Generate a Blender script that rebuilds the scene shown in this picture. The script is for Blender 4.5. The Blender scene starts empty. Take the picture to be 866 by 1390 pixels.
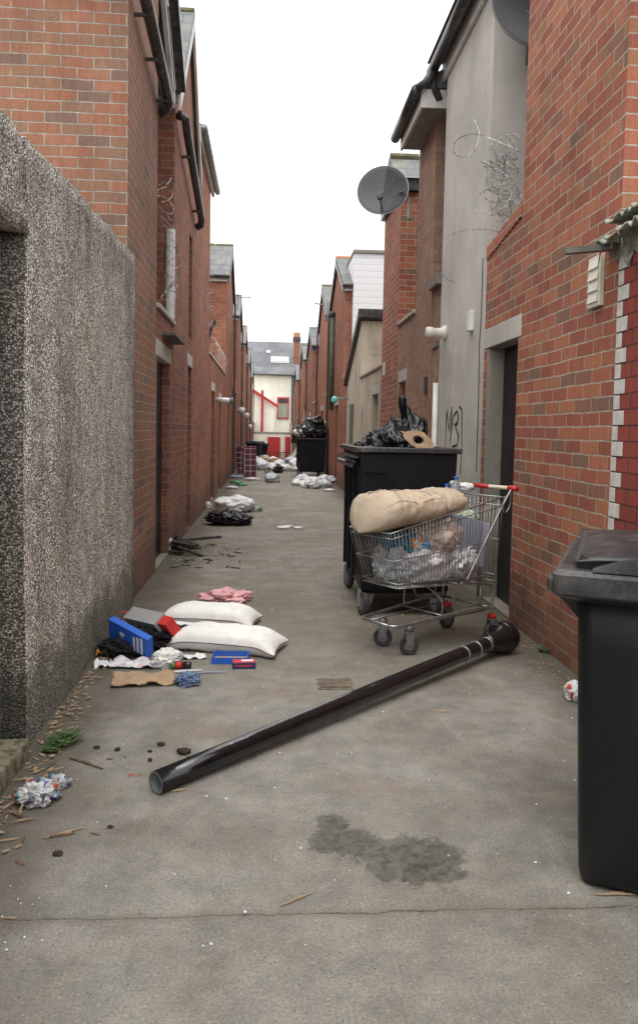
import bpy, bmesh, math, random
from mathutils import Vector, Matrix, Euler, noise
random.seed(7)
S = bpy.context.scene
COL = S.collection
V = Vector
rad = math.radians

# ------------------------------------------------------------------ camera
F, CX, CY, EYE = 1054.0, 433.0, 650.0, 1.4
def camera_axes():
    r = rad(1.1)
    y = V((363-CX, CY-584, -F)).normalized()
    s, c = math.sin(r), math.cos(r)
    z = V((s, c, -(y.x*s+y.y*c)/y.z)).normalized()
    x = y.cross(z)
    return x, y, z
AX = camera_axes()
def ray(px, py):
    d = V((px-CX, CY-py, -F))
    return V((AX[0].dot(d), AX[1].dot(d), AX[2].dot(d)))
def hit(px, py, ax, val):
    d = ray(px, py); o = V((0, 0, EYE))
    return o + d*((val-o[ax])/d[ax])
def G(px, py, z=0.0): return hit(px, py, 2, z)
def AT(px, py, y): return hit(px, py, 1, y)
cd = bpy.data.cameras.new('camera'); cam = bpy.data.objects.new('camera', cd); COL.objects.link(cam)
M = Matrix(((AX[0].x, AX[0].y, AX[0].z, 0), (AX[1].x, AX[1].y, AX[1].z, 0), (AX[2].x, AX[2].y, AX[2].z, EYE), (0, 0, 0, 1)))
cam.matrix_world = M
cd.sensor_fit = 'VERTICAL'; cd.sensor_height = 36; cd.sensor_width = 36*866/1390
cd.lens = F/1390*36; cd.shift_y = -45/1390; cd.clip_end = 2000; cd.clip_start = 0.05
S.camera = cam

# ------------------------------------------------------------------ materials
def new_mat(name):
    m = bpy.data.materials.new(name); m.use_nodes = True
    nt = m.node_tree; b = nt.nodes['Principled BSDF']
    return m, nt, b
class N:
    def __init__(s, nt): s.nt = nt
    def n(s, t, ins=None, **kw):
        nd = s.nt.nodes.new('ShaderNode'+t)
        for k, v in kw.items(): setattr(nd, k, v)
        if ins:
            for k, v in ins.items():
                if isinstance(v, bpy.types.NodeSocket): s.nt.links.new(v, nd.inputs[k])
                else: nd.inputs[k].default_value = v
        return nd
    def link(s, a, b): s.nt.links.new(a, b)
    def ramp(s, fac, stops, interp='LINEAR'):
        r = s.n('ValToRGB'); s.link(fac, r.inputs[0]); cr = r.color_ramp; cr.interpolation = interp
        while len(cr.elements) < len(stops): cr.elements.new(0.5)
        for e, (p, c) in zip(cr.elements, stops):
            e.position = p; e.color = (c, c, c, 1) if isinstance(c, (int, float)) else (*c, 1)
        return r.outputs[0]
    def mix(s, f, a, b, mode='MIX'):
        m = s.n('Mix', data_type='RGBA', blend_type=mode)
        for i, v in ((0, f), (6, a), (7, b)):
            if isinstance(v, bpy.types.NodeSocket): s.link(v, m.inputs[i])
            else: m.inputs[i].default_value = v if i == 0 else ((*v, 1) if len(v) == 3 else v)
        return m.outputs[2]
    def math(s, op, a, b=0.0, c=0.0, clamp=False):
        m = s.n('Math', operation=op, use_clamp=clamp)
        for i, v in enumerate((a, b, c)):
            if isinstance(v, bpy.types.NodeSocket): s.link(v, m.inputs[i])
            else: m.inputs[i].default_value = v
        return m.outputs[0]
    def noise(s, vec, scale, detail=3, rough=.55, dist=0.0):
        n = s.n('TexNoise', {'Vector': vec, 'Scale': scale, 'Detail': detail, 'Roughness': rough, 'Distortion': dist})
        return n.outputs[0]
    def pos(s): return s.n('NewGeometry').outputs['Position']
    def scalev(s, v, sc):
        m = s.n('Mapping'); s.link(v, m.inputs[0]); m.inputs['Scale'].default_value = sc; return m.outputs[0]
    def bump(s, h, strength, dist, prev=None):
        b = s.n('Bump', {'Height': h, 'Strength': strength, 'Distance': dist})
        if prev is not None: s.link(prev, b.inputs['Normal'])
        return b.outputs[0]
MC = {}
def mat(name, col, rough=.6, metal=0.0, var=.25, vs=6.0, bump=.15, bs=40.0, dirt=None, dirt_amt=.5, coat=0, spec=.5, trans=0, alpha=1, stretch=(1, 1, 1)):
    if name in MC: return MC[name]
    m, nt, b = new_mat(name); n = N(nt)
    p = n.n('TexCoord').outputs['Object']
    p = n.scalev(p, stretch)
    f = n.ramp(n.noise(p, vs, 5), [(.3, 1-var), (.7, 1+var*.4)])
    c = n.mix(1.0, (*col, 1), f, 'MULTIPLY')
    if dirt:
        df = n.ramp(n.noise(p, vs*1.7, 6, .65, .3), [(.48, 0.0), (.68, dirt_amt)])
        c = n.mix(df, c, (*dirt, 1))
    n.link(c, b.inputs['Base Color'])
    rr = n.math('ADD', rough-.08, n.math('MULTIPLY', n.noise(p, vs*2.3, 4), .16))
    n.link(rr, b.inputs['Roughness'])
    b.inputs['Metallic'].default_value = metal
    b.inputs['Specular IOR Level'].default_value = spec
    if coat: b.inputs['Coat Weight'].default_value = coat; b.inputs['Coat Roughness'].default_value = .15
    if trans: b.inputs['Transmission Weight'].default_value = trans
    b.inputs['Alpha'].default_value = alpha
    if bump: n.link(n.bump(n.noise(p, bs, 4), bump, .01), b.inputs['Normal'])
    MC[name] = m; return m

def brick_mat(name, palette, mortar, grime=(.06, .05, .045), gamt=.5, bw=.24, bh=.081, ms=.011, lowgrime=.7, painted=None):
    m, nt, b = new_mat(name); n = N(nt)
    uv = n.n('UVMap').outputs[0]
    wob = n.n('TexNoise', {'Vector': uv, 'Scale': 3.0, 'Detail': 2.0}).outputs['Color']
    wob2 = n.n('TexNoise', {'Vector': uv, 'Scale': 45.0, 'Detail': 2.0}).outputs['Color']
    def vmath(op, a, bb):
        q = n.n('VectorMath', operation=op)
        for i, v in ((0, a), (1, bb)):
            if isinstance(v, bpy.types.NodeSocket): n.link(v, q.inputs[i])
            else: q.inputs[i].default_value = v
        return q.outputs[0]
    w = vmath('MULTIPLY', vmath('SUBTRACT', wob, (.5, .5, .5)), (.018, .022, 0))
    w2 = vmath('MULTIPLY', vmath('SUBTRACT', wob2, (.5, .5, .5)), (.006, .006, 0))
    u = vmath('ADD', vmath('ADD', uv, w), w2)
    bt = n.n('TexBrick', {'Vector': u, 'Color1': (0, 0, 0, 1), 'Color2': (1, 1, 1, 1), 'Mortar': (.5, .5, .5, 1), 'Scale': 1.0,
                          'Mortar Size': ms/2, 'Mortar Smooth': .25, 'Bias': 0.0, 'Brick Width': bw, 'Row Height': bh})
    rnd = bt.outputs[0]; fac = bt.outputs[1]
    stops = [(i/len(palette), c) for i, c in enumerate(palette)]
    bc = n.ramp(rnd, stops, 'CONSTANT' if len(palette) > 5 else 'LINEAR')
    fine = n.ramp(n.noise(u, 90, 4, .7), [(.3, .72), (.7, 1.18)])
    streak = n.ramp(n.noise(n.scalev(u, (38, 7, 1)), 1.0, 4, .6), [(.3, .78), (.7, 1.15)])
    bc = n.mix(1.0, bc, fine, 'MULTIPLY'); bc = n.mix(.7, bc, n.mix(1.0, bc, streak, 'MULTIPLY'))
    mc = n.mix(1.0, (*mortar, 1), n.ramp(n.noise(u, 14, 4), [(.3, .6), (.75, 1.15)]), 'MULTIPLY')
    c = n.mix(fac, bc, mc)
    pos = n.pos()
    g = n.ramp(n.noise(pos, 1.3, 6, .62), [(.42, 0.0), (.72, gamt)])
    c = n.mix(g, c, n.mix(1.0, c, (.42, .38, .36, 1), 'MULTIPLY'))
    sx = n.n('SeparateXYZ', {0: pos}).outputs[2]
    # splash dirt and damp near the ground with a ragged edge
    h = n.math('ADD', sx, n.math('MULTIPLY', n.noise(pos, 5, 5), -.55))
    lg = n.ramp(h, [(0.0, lowgrime), (.28, 0.0)])
    lg = n.mix(1.0, lg, lg, 'MULTIPLY')
    c = n.mix(lg, c, (.07, .062, .045, 1))
    patch = n.ramp(n.noise(pos, .55, 4, .5), [(.3, .86), (.7, 1.22)])
    c = n.mix(1.0, c, patch, 'MULTIPLY')
    run = n.ramp(n.noise(n.scalev(pos, (5, 5, .5)), 1.0, 6, .65), [(.52, 0.0), (.74, .42)])
    c = n.mix(run, c, n.mix(1.0, c, (.5, .46, .43, 1), 'MULTIPLY'))
    eff = n.ramp(n.noise(pos, 2.1, 7, .7), [(.62, 0.0), (.8, .28)])
    c = n.mix(eff, c, (.42, .38, .33, 1))
    n.link(c, b.inputs['Base Color']); b.inputs['Roughness'].default_value = .88
    b.inputs['Specular IOR Level'].default_value = .3
    hgt = n.math('ADD', n.math('SUBTRACT', 1.0, fac), n.math('MULTIPLY', n.noise(u, 60, 4, .7), .55))
    hgt = n.math('ADD', hgt, n.math('MULTIPLY', rnd, .35))
    n.link(n.bump(hgt, .75, .008), b.inputs['Normal'])
    MC[name] = m; return m

RED = [(.36, .135, .08), (.40, .16, .09), (.31, .105, .068), (.42, .165, .09), (.35, .118, .072), (.34, .16, .085), (.33, .115, .07), (.27, .135, .085), (.41, .15, .085), (.32, .11, .07), (.38, .135, .08), (.30, .10, .065), (.23, .13, .09), (.37, .14, .085)]
ORG = [(.31, .14, .088), (.29, .155, .095), (.33, .145, .09), (.27, .155, .10), (.31, .15, .095), (.26, .15, .10), (.34, .155, .098), (.21, .13, .10), (.30, .14, .085), (.28, .15, .09), (.32, .15, .092)]
DRK = [(.32, .122, .08), (.35, .14, .088), (.285, .107, .072), (.33, .13, .083), (.30, .113, .073), (.35, .15, .093), (.265, .107, .078), (.365, .135, .083)]
DRK = [(a_*.87, b_*.86, c_*.86) for a_, b_, c_ in DRK]
BRW = [(.34, .20, .14), (.37, .22, .155), (.31, .18, .125), (.38, .225, .165), (.33, .19, .135), (.35, .21, .145)]
B_ORG = brick_mat('brick_orange_mix', ORG, (.38, .345, .29), gamt=.5)
B_RED = brick_mat('brick_red_mix', RED, (.45, .385, .305), gamt=.25, lowgrime=.7, ms=.011)
B_DRK = brick_mat('brick_dark_red', DRK, (.33, .265, .215), gamt=.45)
B_DRK2 = brick_mat('brick_dark_red_b', [(c[0]*1.12, c[1]*1.1, c[2]) for c in DRK], (.31, .24, .195), gamt=.5)
B_ORR = brick_mat('brick_orange_red', [(.33, .125, .072), (.37, .145, .082), (.29, .105, .062), (.35, .135, .078), (.39, .16, .09), (.27, .11, .07)], (.32, .25, .2), gamt=.45)
B_BRW = brick_mat('brick_brown', BRW, (.27, .22, .18), gamt=.25)
B_PNT = brick_mat('brick_painted_maroon', [(.28, .062, .05), (.3, .07, .055), (.255, .057, .047), (.29, .066, .052)], (.12, .05, .042), gamt=.35, lowgrime=.2)

def render_mat(name, col, stain=(.12, .11, .09), amt=.5, streak=.5, bump=.35, bs=120, vs=1.2):
    m, nt, b = new_mat(name); n = N(nt); pos = n.pos()
    f = n.ramp(n.noise(pos, vs, 7, .6, .4), [(.35, 1.08), (.7, .78)])
    c = n.mix(1.0, (*col, 1), f, 'MULTIPLY')
    st = n.ramp(n.noise(n.scalev(pos, (2.6, 2.6, .35)), 1.0, 8, .68, .6), [(.46, 0.0), (.75, streak)])
    c = n.mix(st, c, n.mix(1.0, c, (.5, .47, .42, 1), 'MULTIPLY'))
    s2 = n.ramp(n.noise(pos, vs*2.6, 8, .68), [(.55 if vs < 5 else .46, 0.0), (.7 if vs < 5 else .58, amt)])
    c = n.mix(s2, c, (*stain, 1))
    n.link(c, b.inputs['Base Color']); b.inputs['Roughness'].default_value = .9
    b.inputs['Specular IOR Level'].default_value = .25
    h = n.math('ADD', n.noise(pos, bs, 4, .6), n.math('MULTIPLY', n.noise(pos, 6, 4), 1.5))
    n.link(n.bump(h, bump, .01), b.inputs['Normal'])
    MC[name] = m; return m
R_GREY = render_mat('grey_render', (.57, .545, .50), amt=.15, streak=.35)
R_CONC = render_mat('old_concrete', (.27, .245, .205), amt=.6, streak=.7, stain=(.07, .07, .045))
R_LINT = render_mat('lintel_concrete', (.50, .475, .43), amt=.25, streak=.3)
R_BUFF = render_mat('buff_render', (.48, .43, .34), amt=.45, streak=.8, stain=(.1, .09, .06))
R_CREAM = render_mat('cream_render', (.82, .8, .70), amt=.12, streak=.35, stain=(.3, .28, .2), vs=.3)
R_MOSS = render_mat('mossy_concrete', (.22, .19, .14), amt=.9, streak=.3, stain=(.06, .075, .03), bs=60, vs=9)

def pebble_mat(nm='pebbledash', gain=1.0):
    m, nt, b = new_mat(nm); n = N(nt); pos = n.pos()
    v = n.n('TexVoronoi', {'Vector': pos, 'Scale': 105.0, 'Randomness': 1.0})
    rnd = n.n('SeparateColor', {0: v.outputs['Color']}).outputs[0]
    stone = n.ramp(rnd, [(0.0, (.10, .09, .08)), (.25, (.2, .18, .155)), (.42, (.36, .33, .29)), (.62, (.52, .49, .44)), (.8, (.72, .69, .64)), (1.0, (.9, .88, .84))])
    edge = n.ramp(v.outputs['Distance'], [(.42, 0.0), (.68, 1.0)])
    c = n.mix(edge, stone, (.13, .115, .095, 1))
    st = n.ramp(n.noise(n.scalev(pos, (3.2, 3.2, .3)), 1.0, 6, .66, .3), [(.46, 0.0), (.66, .62)])
    c = n.mix(st, c, n.mix(1.0, c, (.36, .34, .32, 1), 'MULTIPLY'))
    tan = n.ramp(n.noise(pos, 1.6, 4), [(.5, 0.0), (.7, .3)])
    c = n.mix(tan, c, n.mix(1.0, c, (1.05, .95, .8, 1), 'MULTIPLY'))
    z = n.n('SeparateXYZ', {0: pos}).outputs[2]
    top = n.ramp(n.math('ADD', z, n.math('MULTIPLY', n.noise(pos, 2.2, 5), 1.0)), [(.0, .0), (.62, 0.0), (1.0, .0)])
    # black weathering that has run down from the top of the wall
    tw = n.ramp(n.math('SUBTRACT', n.math('ADD', z, n.math('MULTIPLY', n.noise(n.scalev(pos, (5, 5, .6)), 1.0, 5), 1.6)), 2.9), [(.0, 0.0), (.55, .6)])
    c = n.mix(tw, c, n.mix(1.0, c, (.38, .38, .37, 1), 'MULTIPLY'))
    mo = n.ramp(n.math('ADD', z, n.math('MULTIPLY', n.noise(pos, 6, 5), -.5)), [(0.0, .7), (.14, 0.0)])
    c = n.mix(mo, c, (.05, .052, .03, 1))
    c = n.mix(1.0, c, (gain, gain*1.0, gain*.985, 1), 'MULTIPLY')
    n.link(c, b.inputs['Base Color']); b.inputs['Roughness'].default_value = .85
    h = n.math('ADD', n.math('SUBTRACT', 1.0, v.outputs['Distance']), n.math('MULTIPLY', n.noise(pos, 9, 4), 1.2))
    n.link(n.bump(h, .9, .012), b.inputs['Normal'])
    return m
PEB = pebble_mat(gain=1.5)
PEBD = pebble_mat('stained_shaded_pebbledash', .62)  # darker copy for the jamb: muddy staining plus the reveal's shade, put into the colour

def slate_mat(name, col, lichen=.5, bw=.32, bh=.2):
    m, nt, b = new_mat(name); n = N(nt); uv = n.n('UVMap').outputs[0]; pos = n.pos()
    bt = n.n('TexBrick', {'Vector': uv, 'Color1': (.75, .75, .75, 1), 'Color2': (1.2, 1.2, 1.2, 1), 'Mortar': (.35, .35, .35, 1), 'Scale': 1.0, 'Mortar Size': .006, 'Mortar Smooth': .3, 'Bias': 0.0, 'Brick Width': bw, 'Row Height': bh})
    c = n.mix(1.0, (*col, 1), bt.outputs[0], 'MULTIPLY')
    c = n.mix(n.ramp(n.noise(pos, 2.4, 7, .7), [(.5, 0.0), (.62, lichen)]), c, (.22, .2, .14, 1))
    c = n.mix(n.ramp(n.noise(pos, 6.4, 5, .7), [(.6, 0.0), (.68, lichen*.9)]), c, (.35, .24, .05, 1))
    n.link(c, b.inputs['Base Color']); b.inputs['Roughness'].default_value = .6
    n.link(n.bump(n.math('SUBTRACT', 1.0, bt.outputs[1]), .6, .01), b.inputs['Normal'])
    return m
SLATE = slate_mat('slate', (.12, .125, .13), .55)
SLATE2 = slate_mat('slate_clean', (.1, .105, .11), .12, .5, .28)

def cladding_mat():
    m, nt, b = new_mat('white_cladding'); n = N(nt); z = n.n('SeparateXYZ', {0: n.pos()}).outputs[2]
    s = n.math('FRACT', n.math('MULTIPLY', z, 6.5))
    n.link(n.ramp(s, [(0.0, (.45, .46, .47)), (.12, (.74, .75, .75)), (1.0, (.8, .8, .8))]), b.inputs['Base Color'])
    n.link(n.bump(s, .5, .02), b.inputs['Normal']); b.inputs['Roughness'].default_value = .5
    return m
CLAD = cladding_mat()

def ground_mat():
    m, nt, b = new_mat('alley_concrete'); n = N(nt); pos = n.pos()
    sp = n.n('SeparateXYZ', {0: pos}); X, Y = sp.outputs[0], sp.outputs[1]
    big = n.ramp(n.noise(pos, .9, 8, .62, .5), [(.3, (.185, .168, .138)), (.5, (.245, .231, .198)), (.7, (.30, .288, .256))])
    med = n.ramp(n.noise(pos, 5.5, 9, .74), [(.3, .66), (.7, 1.24)])
    fine = n.ramp(n.noise(pos, 110, 6, .8), [(.32, .55), (.68, 1.35)])
    c = n.mix(1.0, n.mix(1.0, big, med, 'MULTIPLY'), fine, 'MULTIPLY')
    # aggregate specks
    vo = n.n('TexVoronoi', {'Vector': pos, 'Scale': 70.0})
    sr = n.n('SeparateColor', {0: vo.outputs['Color']}).outputs[0]
    spk = n.math('MULTIPLY', n.math('LESS_THAN', vo.outputs['Distance'], .22), n.math('GREATER_THAN', sr, .86))
    c = n.mix(n.math('MULTIPLY', spk, .55), c, (.42, .4, .36, 1))
    spk2 = n.math('MULTIPLY', n.math('LESS_THAN', vo.outputs['Distance'], .2), n.math('LESS_THAN', sr, .09))
    c = n.mix(n.math('MULTIPLY', spk2, .7), c, (.05, .045, .04, 1))
    # brown mud film beyond the litter
    band = n.math('MULTIPLY', n.ramp(n.math('DIVIDE', Y, 20.0), [(.2, 0.0), (.27, 1.0), (.4, .5), (1.0, .35)]), n.ramp(n.noise(pos, 1.5, 6, .6), [(.36, .25), (.62, 1.0)]))
    c = n.mix(n.math('MULTIPLY', band, .6), c, (.15, .112, .066, 1))
    # rusty stains
    rs = n.ramp(n.noise(pos, 1.9, 6, .6), [(.54, 0.0), (.72, .5)])
    c = n.mix(rs, c, (.2, .13, .075, 1))
    # dirt and moss collected along both walls
    blk = n.ramp(n.noise(pos, 3.4, 9, .76), [(.58, 0.0), (.68, .38)])
    c = n.mix(blk, c, (.10, .088, .07, 1))
    pale = n.ramp(n.noise(n.scalev(pos, (1.4, .5, 1)), 2.6, 8, .7), [(.6, 0.0), (.7, .35)])
    c = n.mix(pale, c, (.42, .40, .365, 1))
    sett = n.math('MULTIPLY', n.math('MAXIMUM', n.math('GREATER_THAN', n.math('SINE', n.math('MULTIPLY', Y, 62.0)), .8), n.math('GREATER_THAN', n.math('SINE', n.math('MULTIPLY', X, 70.0)), .86)), n.ramp(n.math('DIVIDE', Y, 20.0), [(.24, 0.0), (.3, .17), (.5, .1), (1.0, .0)]))
    c = n.mix(n.math('MULTIPLY', sett, n.ramp(n.noise(pos, 1.6, 4), [(.4, .1), (.6, 1.0)])), c, (.06, .052, .04, 1))
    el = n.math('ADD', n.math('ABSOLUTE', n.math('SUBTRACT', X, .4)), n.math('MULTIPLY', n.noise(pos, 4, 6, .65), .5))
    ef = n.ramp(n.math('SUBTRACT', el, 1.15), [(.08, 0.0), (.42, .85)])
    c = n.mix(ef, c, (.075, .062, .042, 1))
    # water trails
    # joint and cracks
    wy = n.math('ADD', Y, n.math('MULTIPLY', n.math('SUBTRACT', n.noise(n.scalev(pos, (2.2, .2, 1)), 1.6, 7, .72), .5), .055))
    def crack(y0, w):
        d = n.math('ABSOLUTE', n.math('SUBTRACT', wy, y0))
        ww = n.math('MULTIPLY', n.ramp(n.noise(n.scalev(pos, (1, .3, 1)), 7.0, 8, .8), [(.5, .35), (.68, 2.0)]), w)
        return n.math('LESS_THAN', d, ww)
    ck = n.math('MAXIMUM', crack(2.17, .0035), n.math('MAXIMUM', crack(6.4, .003), crack(9.9, .004)))
    c = n.mix(n.math('MULTIPLY', ck, .85), c, (.03, .026, .02, 1))
    soft = n.ramp(n.math('ABSOLUTE', n.math('SUBTRACT', wy, 2.17)), [(0.0, .35), (.03, 0.0)])
    c = n.mix(soft, c, (.11, .09, .065, 1))
    # wet patch (spilt water), two joined lobes with a ragged edge
    def lobe(px, py, rx, ry):
        g = G(px, py)
        dx = n.math('DIVIDE', n.math('SUBTRACT', X, g.x), rx); dy = n.math('DIVIDE', n.math('SUBTRACT', Y, g.y), ry)
        return n.math('SQRT', n.math('ADD', n.math('MULTIPLY', dx, dx), n.math('MULTIPLY', dy, dy)))
    d = n.math('MINIMUM', lobe(562, 1168, .19, .15), n.math('MINIMUM', lobe(468, 1142, .13, .085), lobe(452, 1118, .06, .07)))
    d = n.math('MINIMUM', d, lobe(515, 1152, .12, .06))
    d = n.math('ADD', d, n.math('MULTIPLY', n.math('SUBTRACT', n.noise(n.scalev(pos, (1, .8, 1)), 11, 8, .74), .5), 2.3))
    wet = n.ramp(d, [(.62, 1.0), (.92, .72), (1.0, 0.0)])
    rim = n.ramp(d, [(.9, 0.0), (1.0, .35), (1.12, 0.0)])
    c = n.mix(wet, c, n.mix(1.0, c, n.mix(n.ramp(n.noise(pos, 26, 5, .7), [(.45, 0.0), (.62, 1.0)]), (.55, .56, .57, 1), (.26, .26, .24, 1)), 'MULTIPLY'))
    c = n.mix(rim, c, n.mix(1.0, c, (.7, .66, .6, 1), 'MULTIPLY'))
    n.link(c, b.inputs['Base Color'])
    rg = n.mix(wet, n.ramp(n.noise(pos, 3, 5), [(.3, .72), (.7, .95)]), n.ramp(n.noise(pos, 30, 4), [(.4, .12), (.6, .42)]))
    n.link(rg, b.inputs['Roughness']); b.inputs['Specular IOR Level'].default_value = .35
    # tamped ridges running across the alley, faint
    rid = n.math('SINE', n.math('MULTIPLY', n.math('ADD', Y, n.math('MULTIPLY', n.noise(pos, 2, 3), .08)), 62.0))
    rid2 = n.math('SINE', n.math('MULTIPLY', X, 60.0))
    grid = n.math('MULTIPLY', n.math('ADD', rid, n.math('MULTIPLY', rid2, .6)), n.ramp(n.math('DIVIDE', Y, 20.0), [(.12, .04), (.26, .16), (1.0, .2)]))
    h = n.math('ADD', n.math('MULTIPLY', n.noise(pos, 22, 9, .74), 2.2), grid)
    h = n.math('ADD', h, n.math('MULTIPLY', n.noise(pos, 160, 4, .7), .5))
    h = n.math('SUBTRACT', h, n.math('MULTIPLY', ck, 2.0))
    h = n.math('MULTIPLY', h, n.math('SUBTRACT', 1.0, n.math('MULTIPLY', wet, .5)))
    n.link(n.bump(h, .55, .008), b.inputs['Normal'])
    return m

def tartan_mat():
    m, nt, b = new_mat('tartan_ticking'); n = N(nt); uv = n.n('UVMap').outputs[0]
    s = n.n('SeparateXYZ', {0: uv})
    def st(k, f, w): return n.math('LESS_THAN', n.math('FRACT', n.math('MULTIPLY', s.outputs[k], f)), w)
    c = n.mix(n.math('MULTIPLY', st(0, 6, .45), .5), (.17, .03, .06, 1), (.05, .03, .08, 1))
    c = n.mix(n.math('MULTIPLY', st(1, 6, .45), .5), c, (.05, .03, .08, 1))
    c = n.mix(n.math('MULTIPLY', st(0, 6, .12), .8), c, (.6, .55, .52, 1)); c = n.mix(n.math('MULTIPLY', st(1, 6, .12), .8), c, (.6, .55, .52, 1))
    n.link(c, b.inputs['Base Color']); b.inputs['Roughness'].default_value = .9
    return m

def blotch_mat(name, cols, scale=14, rough=.4):
    m, nt, b = new_mat(name); n = N(nt); p = n.n('TexCoord').outputs['Object']
    v = n.n('TexVoronoi', {'Vector': p, 'Scale': scale, 'Randomness': 1.0})
    r = n.n('SeparateColor', {0: v.outputs['Color']}).outputs[0]
    k = len(cols)
    n.link(n.ramp(r, [(i/k, c) for i, c in enumerate(cols)], 'CONSTANT'), b.inputs['Base Color'])
    b.inputs['Roughness'].default_value = rough
    return m

BLACKP = mat('black_plastic_bin', (.011, .012, .014), .42, var=.3, vs=3, bump=.15, bs=220, dirt=(.05, .047, .042), dirt_amt=.15, stretch=(1, 1, .3), spec=.3)
BINLID = mat('black_plastic_lid', (.02, .021, .024), .38, var=.3, vs=5, bump=.25, bs=220, dirt=(.14, .13, .12), dirt_amt=.5)
SKIP = mat('black_steel_container', (.005, .0055, .009), .5, var=.3, vs=2, bump=.1, bs=30, dirt=(.03, .027, .027), dirt_amt=.25, spec=.25)
SKIPRIM = mat('scuffed_black_rim', (.028, .028, .03), .35, var=.4, vs=14, bump=.2, dirt=(.16, .15, .14), dirt_amt=.6)
BAGK = mat('black_bin_bag', (.006, .006, .007), .33, var=.2, vs=8, bump=.35, bs=26, spec=.5)
BAGW = mat('white_carrier_bag', (.74, .74, .74), .4, var=.2, vs=6, bump=.4, bs=30, dirt=(.35, .32, .28), dirt_amt=.5)
BAGGR = mat('grey_sheer_bag', (.46, .48, .5), .35, var=.25, vs=7, bump=.5, bs=30)
PINK = mat('pink_plastic', (.85, .42, .44), .3, var=.35, vs=9, bump=.4, bs=35, alpha=.8, dirt=(.75, .5, .5), dirt_amt=.6)
COTTON = mat('white_cotton', (.78, .77, .74), .85, var=.12, vs=3, bump=.45, bs=14, dirt=(.42, .39, .33), dirt_amt=.35)
PIPING = mat('dark_piping', (.14, .05, .06), .8)
BEIGE = mat('beige_padded_cloth', (.50, .40, .29), .85, var=.22, vs=4, bump=.35, bs=16, dirt=(.3, .22, .15), dirt_amt=.35)
GALV = mat('zinc_wire', (.42, .42, .41), .38, metal=.85, var=.3, vs=15, bump=0, dirt=(.2, .16, .12), dirt_amt=.5)
GALVD = mat('dull_metal', (.25, .25, .25), .5, metal=.6, var=.3, vs=12, bump=.1)
TYRE = mat('wheel_rubber', (.03, .03, .032), .6, var=.3, vs=20, dirt=(.12, .1, .08), dirt_amt=.6)
HUB = mat('grey_hub', (.16, .165, .17), .45, var=.3, vs=20)
REDP = mat('red_plastic', (.5, .02, .02), .35, var=.2)
CREAMP = mat('cream_plastic', (.66, .6, .46), .45, var=.15)
GLOSSK = mat('glossy_black_paint', (.006, .006, .007), .16, var=.2, vs=9, bump=.12, bs=30, coat=.3, dirt=(.03, .031, .033), dirt_amt=.25)
BAREM = mat('scraped_paint', (.3, .3, .3), .4, metal=.5, var=.4, vs=30)
CARD = mat('brown_cardboard', (.40, .28, .17), .9, var=.2, vs=5, bump=.15, bs=60, dirt=(.2, .14, .08), dirt_amt=.4)
CARDG = mat('grey_card', (.33, .33, .32), .7, var=.12, vs=5)
BLUE = mat('blue_card', (.02, .12, .55), .45, var=.15, vs=7)
WHITEP = mat('white_print', (.75, .76, .76), .5, var=.08)
REDC = mat('red_card', (.55, .03, .025), .6, var=.15)
NAVY = mat('navy_card', (.02, .03, .12), .5, var=.2)
BLACKC = mat('black_cloth', (.012, .012, .013), .95, var=.4, vs=20, bump=.8, bs=60)
CHAR = mat('charred_wood', (.025, .022, .02), .85, var=.6, vs=14, bump=.6, bs=50, dirt=(.13, .11, .09), dirt_amt=.6)
PAPER = mat('white_paper', (.7, .7, .7), .8, var=.12, vs=10, dirt=(.45, .42, .38), dirt_amt=.5)
WOODC = mat('wood_chip_pale', (.40, .29, .18), .9, var=.35, vs=20, bump=.5, bs=90, stretch=(1, 6, 6))
WOODD = mat('wood_chip_dark', (.17, .105, .06), .9, var=.4, vs=20, bump=.5, bs=90, stretch=(1, 6, 6))
WOODR = mat('wood_chip_red', (.42, .15, .06), .9, var=.3, vs=20, bump=.3)
CLOD = mat('dark_clod', (.05, .032, .02), .95, var=.4, vs=50, bump=.8, bs=90)
TIMB = mat('weathered_timber', (.15, .14, .115), .9, var=.5, vs=8, bump=.5, bs=60)
DOORK = mat('black_door_paint', (.008, .009, .013), .4, var=.3, vs=4, bump=.15, bs=30)
DOORB = mat('brown_door_paint', (.10, .05, .035), .6, var=.3, vs=4, bump=.2)
DOORG = mat('green_weathered_board', (.09, .12, .08), .8, var=.4, vs=6, bump=.3)
UPVC = mat('white_upvc', (.72, .72, .70), .35, var=.12, vs=5, dirt=(.35, .33, .28), dirt_amt=.3)
UPVCC = mat('cream_upvc', (.68, .66, .56), .4, var=.12, vs=15, dirt=(.4, .37, .28), dirt_amt=.3)
GUTK = mat('black_gutter', (.035, .034, .034), .35, var=.4, vs=8, bump=.1, dirt=(.16, .15, .14), dirt_amt=.55)
FASC = mat('white_fascia', (.68, .67, .63), .5, var=.15, vs=3, dirt=(.3, .28, .22), dirt_amt=.5)
SOFF = mat('grey_soffit', (.27, .255, .24), .7, var=.2)
MOSS = mat('mossy_ridge', (.16, .15, .08), .95, var=.5, vs=12, bump=.8, bs=40)
TERRA = mat('terracotta', (.45, .2, .1), .8, var=.25)
DISHG = mat('smoked_mesh_dish', (.075, .08, .085), .6, metal=0, var=.35, vs=2.2, alpha=.8, spec=.2)
DISHD = mat('dark_dish', (.06, .064, .07), .5, var=.15, vs=4)
CLEAR = mat('clear_bottle', (.8, .85, .88), .08, var=.05, bump=0, trans=.75)
BLUECAP = mat('blue_cap', (.02, .14, .6), .4, var=.1)
GREENB = mat('green_plastic', (.05, .25, .09), .35)
TEAL = mat('teal_bag', (.01, .14, .2), .4, var=.3, vs=8, bump=.5, bs=24)
LBLUE = mat('pale_blue_card', (.27, .33, .43), .6, var=.2)
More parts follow.
